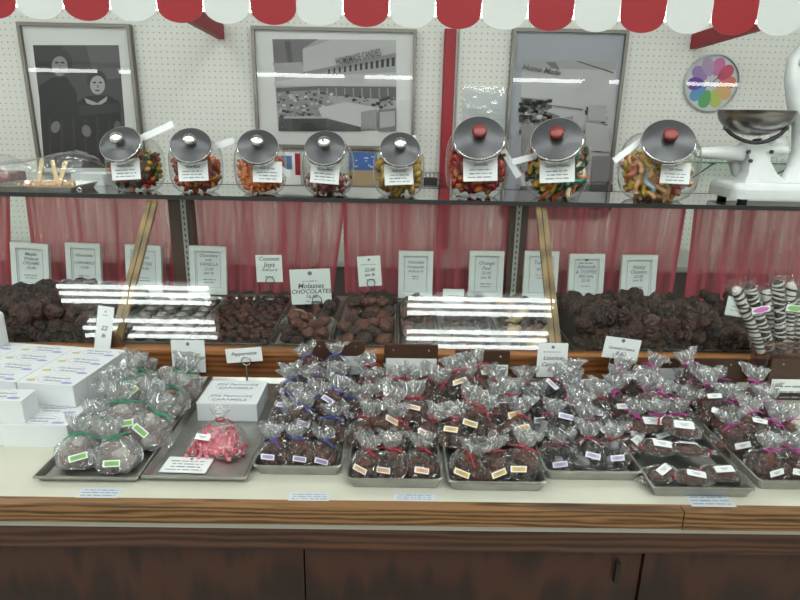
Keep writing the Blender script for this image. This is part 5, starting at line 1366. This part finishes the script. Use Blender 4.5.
# brown sign boards leaning on the oak rail, each with a white card below
BB = mat('sign_board_brown', (.065, .030, .019), .45)
def board(label, bbox, cardbox, Y=1.368, lines=0, group='brown sign boards on the rail'):
    x0, y0, x1, y1 = bbox; b0 = at_y(x0, y1, Y); b1 = at_y(x1, y1, Y); zt = at_y((x0 + x1) / 2, y0, Y).z; cx = (b0.x + b1.x) / 2; W = b1.x - b0.x
    zb = PZ + .025; H = zt - zb
    root = thing('sign_board', label, 'sign', (cx, Y, zb), group)
    m = MB(); m.box(-W / 2, W / 2, 0, .008, 0, H); m.build('board', BB, root)
    for s_ in (-.33, .33):
        m = MB(); m.lathe([(.0022, 0), (.0022, .0012), (.0008, .0018)], 10, T(s_ * W, 0, H - .014) @ RX(R(90))); m.build('screw', STEEL, root)
    c0 = at_y(cardbox[0], cardbox[1], Y); c1 = at_y(cardbox[2], cardbox[3], Y)
    m = MB(); m.box(c0.x - cx, c1.x - cx, -.0015, -.0003, max(.002, c1.z - zb), c0.z - zb); cd_ = m.build('card', WHITE, root)
    for i in range(lines):
        mm = MB(); scrawl(mm, c0.x - cx + .012, c1.x - cx - .004, 0, .008, 0, 60 + i); m = MB(); m.add([(v.x, -.0018 - v.z, v.y + c0.z - zb - .018 - .014 * i) for v in mm.v], mm.f); m.build('printed_line', GREYINK, cd_)
board('left brown sign board with a white card, behind the blue-tied bags', (311, 341, 365, 376), (338, 356, 363, 376))
board('brown sign board with a wide white card, behind the orange-label bags', (384, 345, 437, 376), (386, 358, 436, 376))
board('brown sign board with a white card, behind the yellow-label bags', (454, 351, 508, 380), (456, 364, 507, 380))
board('brown sign board with a white card, right of the Caramel Creams card', (650, 359, 742, 388), (652, 368, 682, 388))
board('dark sign board with a printed white card under the striped pretzel rods', (763, 359, 830, 405), (772, 379, 826, 405), 1.30, 4)

# ------------------------------------------------------------------ bucket of striped pretzel rods
bk = at_y(786, 378, 1.335)
BZ = PZ + .0
bkx = at_y(789, 350, 1.352).x
# bucket stands on the counter right behind the dark sign board
zt = at_y(789, 336, 1.352).z
root = thing('clear_bucket', 'brownish clear plastic bucket holding the striped pretzel rods at the right', 'bucket', (bkx, 1.342, BZ))
BUCK = clear('bucket_plastic', (.62, .45, .38), 1.45, .08, white=.04, bump=.3, bscale=30, boost=1.5, base=.02)
Hh = zt - BZ; kx = 42 / FPX * depth(Vector((bkx, 1.34, zt)))
m = MB(); m.loft([[(rr_ * kx * math.copysign(abs(math.cos(t)) ** .7, math.cos(t)), .036 * rr_ * math.copysign(abs(math.sin(t)) ** .7, math.sin(t)), zz * Hh) for t in [2 * math.pi * k / 32 for k in range(32)]] for rr_, zz in ((.78, 0), (.82, .1), (.94, .8), (.97, .97), (1.0, 1.0))], None, True, False, True, True)
m.build('bucket_wall', BUCK, root)
m = MB(); m.tube([(1.0 * kx * math.copysign(abs(math.cos(t)) ** .7, math.cos(t)), .036 * math.copysign(abs(math.sin(t)) ** .7, math.sin(t)), Hh) for t in [2 * math.pi * k / 32 for k in range(33)]], .002, 6); m.build('bucket_rim', BUCK, root)
ZW = mat('white_icing', (.66, .65, .60), .45); ZB_ = mat('black_icing', (.015, .013, .013), .4); PRET = mat('pretzel', (.30, .15, .06), .5)
def rod(px0, py0, px1, py1, Y, zig, label, dark, sticker=None, w_=.0118, clearf=True):
    top = at_y(px0, py0, Y); bot = at_y(px1, py1, Y)
    d = (top - bot); L = d.length; zdir = d.normalized(); xd = zdir.cross(Vector((0, 1, 0))).normalized() * -1; yd = zdir.cross(xd)
    M = Matrix(((xd.x, yd.x, zdir.x, bot.x), (xd.y, yd.y, zdir.y, bot.y), (xd.z, yd.z, zdir.z, bot.z), (0, 0, 0, 1)))
    root = thing('pretzel_rod', label, 'pretzel rod', M, 'wrapped striped pretzel rods')
    rr = random.Random(int(px0)); m = MB(); m.lathe([(w_ * .8, 0), (w_, .004), (w_, L * .93), (w_ * .7, L * .97), (w_ * .2, L * .985)], 14); m.build('coated_rod', ZB_ if dark else ZW, root)
    m = MB(); z = .012
    while z < L * .93:
        t = rr.uniform(.003, .0065); sl = rr.uniform(-.5, .5)
        lp = lambda zz, q: [(w_ * q * math.cos(2 * math.pi * k / 14), w_ * q * math.sin(2 * math.pi * k / 14), zz + sl * w_ * math.cos(2 * math.pi * k / 14)) for k in range(14)]
        m.loft([lp(z, .98), lp(z + .0005, 1.08), lp(z + t, 1.08), lp(z + t + .0005, .98)], None, False, False, True, True); z += rr.uniform(.009, .015)
    tag(m.build('icing_stripes', ZW if dark else ZB_, root), kind='stuff')
    m = MB(); ww = w_ * 1.5
    m.loft([[(ww * a * math.cos(2 * math.pi * k / 10) * rr.uniform(.95, 1.05), ww * .95 * math.sin(2 * math.pi * k / 10) * rr.uniform(.95, 1.05), z) for k in range(10)] for a, z in ((.95, L * .05), (1, L * .3), (1.02, L * .6), (1, L * .96), (1.15, L * 1.06))]); m.build('clear_film', FILMM, root)
    if sticker:
        m = MB(); m.box(-.021, .021, -ww - .003, -ww - .002, -.008, .008); m.mi = 1; m.prism([(x, -ww - .0031, z) for x, z in ell(0, 0, .018, .0062, 16)], (0, -.0004, 0))
        m.build('sticker', [WHITE, mat('rod_sticker_' + sticker, {'pink': (.62, .16, .50), 'green': (.26, .50, .16)}[sticker], .6)], root, T(0, 0, L * .66) @ RY(R(14)))
for i, (a, b, c_, d, Y, dk, st, lab) in enumerate((
    (735, 286, 762, 352, 1.330, False, None, 'leftmost striped pretzel rod in the bucket, white-coated'),
    (748, 283, 771, 352, 1.328, True, 'pink', 'black-coated striped pretzel rod with a pink sticker'),
    (766, 289, 777, 352, 1.345, False, None, 'pale striped pretzel rod behind the pink-stickered one'),
    (778, 279, 781, 352, 1.330, True, None, 'tall black-striped pretzel rod in the middle of the bucket'),
    (791, 281, 787, 352, 1.330, False, 'green', 'striped pretzel rod with a green sticker'),
    (801, 289, 794, 352, 1.342, True, None, 'black-coated striped pretzel rod right of the green sticker'),
    (811, 295, 801, 352, 1.335, False, None, 'rightmost striped pretzel rod in the bucket'),
    (756, 292, 772, 352, 1.358, False, None, 'striped pretzel rod at the back left of the bucket'))):
    rod(a, b, c_, d, Y, i, lab, dk, st)

# ------------------------------------------------------------------ stack of white candy boxes at the left
hbx = .049
z1t, z2t = CT + hbx, CT + 2 * hbx
ytop = at_z(55, 383, z2t).y
X0, X1 = at_z(24, 383, z2t).x, at_z(86, 383, z2t).x
X0, X1 = -.778, -.653; BWd = X1 - X0; ytop = 1.146; BDp = .0505
ordw = ('front', 'second from the front', 'third from the front', 'rear')
PIV = T(X0, ytop, 0) @ RZ(R(-7)) @ T(-X0, -ytop, 0)
def spin(o):
    bpy.context.view_layer.update(); o.matrix_world = PIV @ o.matrix_world
for k in range(4):
    y0 = ytop + BDp * k
    for c_, cw_ in ((0, 'right column, by the green-tied bags'), (1, 'middle column'), (2, 'outer column at the photo edge')):
        if c_ == 2 and k == 0: continue
        xx0 = X0 - c_ * (BWd + .003)
        spin(candy_box('upper-layer white candy box, %s, %s' % (cw_, ordw[k]), xx0, xx0 + BWd, y0, y0 + BDp - .001, CT + hbx + .0008, z2t, R((k % 2) * .5)))
        spin(candy_box('lower-layer white candy box, %s, %s' % (cw_, ordw[k]), xx0, xx0 + BWd, y0, y0 + BDp - .001, CT + .0004, CT + hbx))
yfr = 1.056; bd2 = (ytop - .003 - yfr) / 2
candy_box('lone lower-layer white candy box nearest the counter edge at the left', -.766, -.634, yfr, yfr + bd2 - .001, CT + .0004, z1t)
candy_box('lower-layer white candy box just behind the nearest one at the left', -.766, -.634, yfr + bd2, ytop - .004, CT + .0004, z1t)
candy_box('upper-layer white candy box standing forward at the left photo edge', -.846, -.718, 1.062, 1.112, CT + hbx + .0008, z2t)
candy_box('lower-layer white candy box under the forward one at the left photo edge', -.898, -.768, 1.062, 1.112, CT + .0004, z1t)

# paper notes taped along the counter edge
NOTE = mat('taped_note', (.58, .62, .66), .35)
for k, (a, b, t_, bt, lab) in enumerate(((75, 117, 488, 498, 'printed note taped to the counter below the leftmost pan'), (288, 329, 493, 501, 'printed note taped to the counter below the blue-tied pan'), (394, 436, 494, 501, 'printed note taped to the counter below the orange-label pan'), (692, 737, 495, 507, 'printed note taped to the counter below the nut bar pan'))):
    A = at_z((a + b) / 2, bt, CT); B = at_z((a + b) / 2, t_, CT); w_ = (b - a) / FPX * depth(A); hN = B.y - A.y
    root = thing('taped_note', lab, 'note', (A.x, A.y, CT + .0004), 'notes taped along the counter edge')
    m = MB(); m.box(-w_ / 2, w_ / 2, 0, hN, 0, .0004); m.build('note_sheet', NOTE, root)
    for i in range(3):
        m = MB(); scrawl(m, -w_ * .44, w_ * .44, 0, hN * .2, .0005, 800 + 5 * k + i, .1); m.v = [v + Vector((0, hN * (.75 - .27 * i), 0)) for v in m.v]; m.build('printed_line', mat('note_ink', (.3, .33, .42), .7), root)
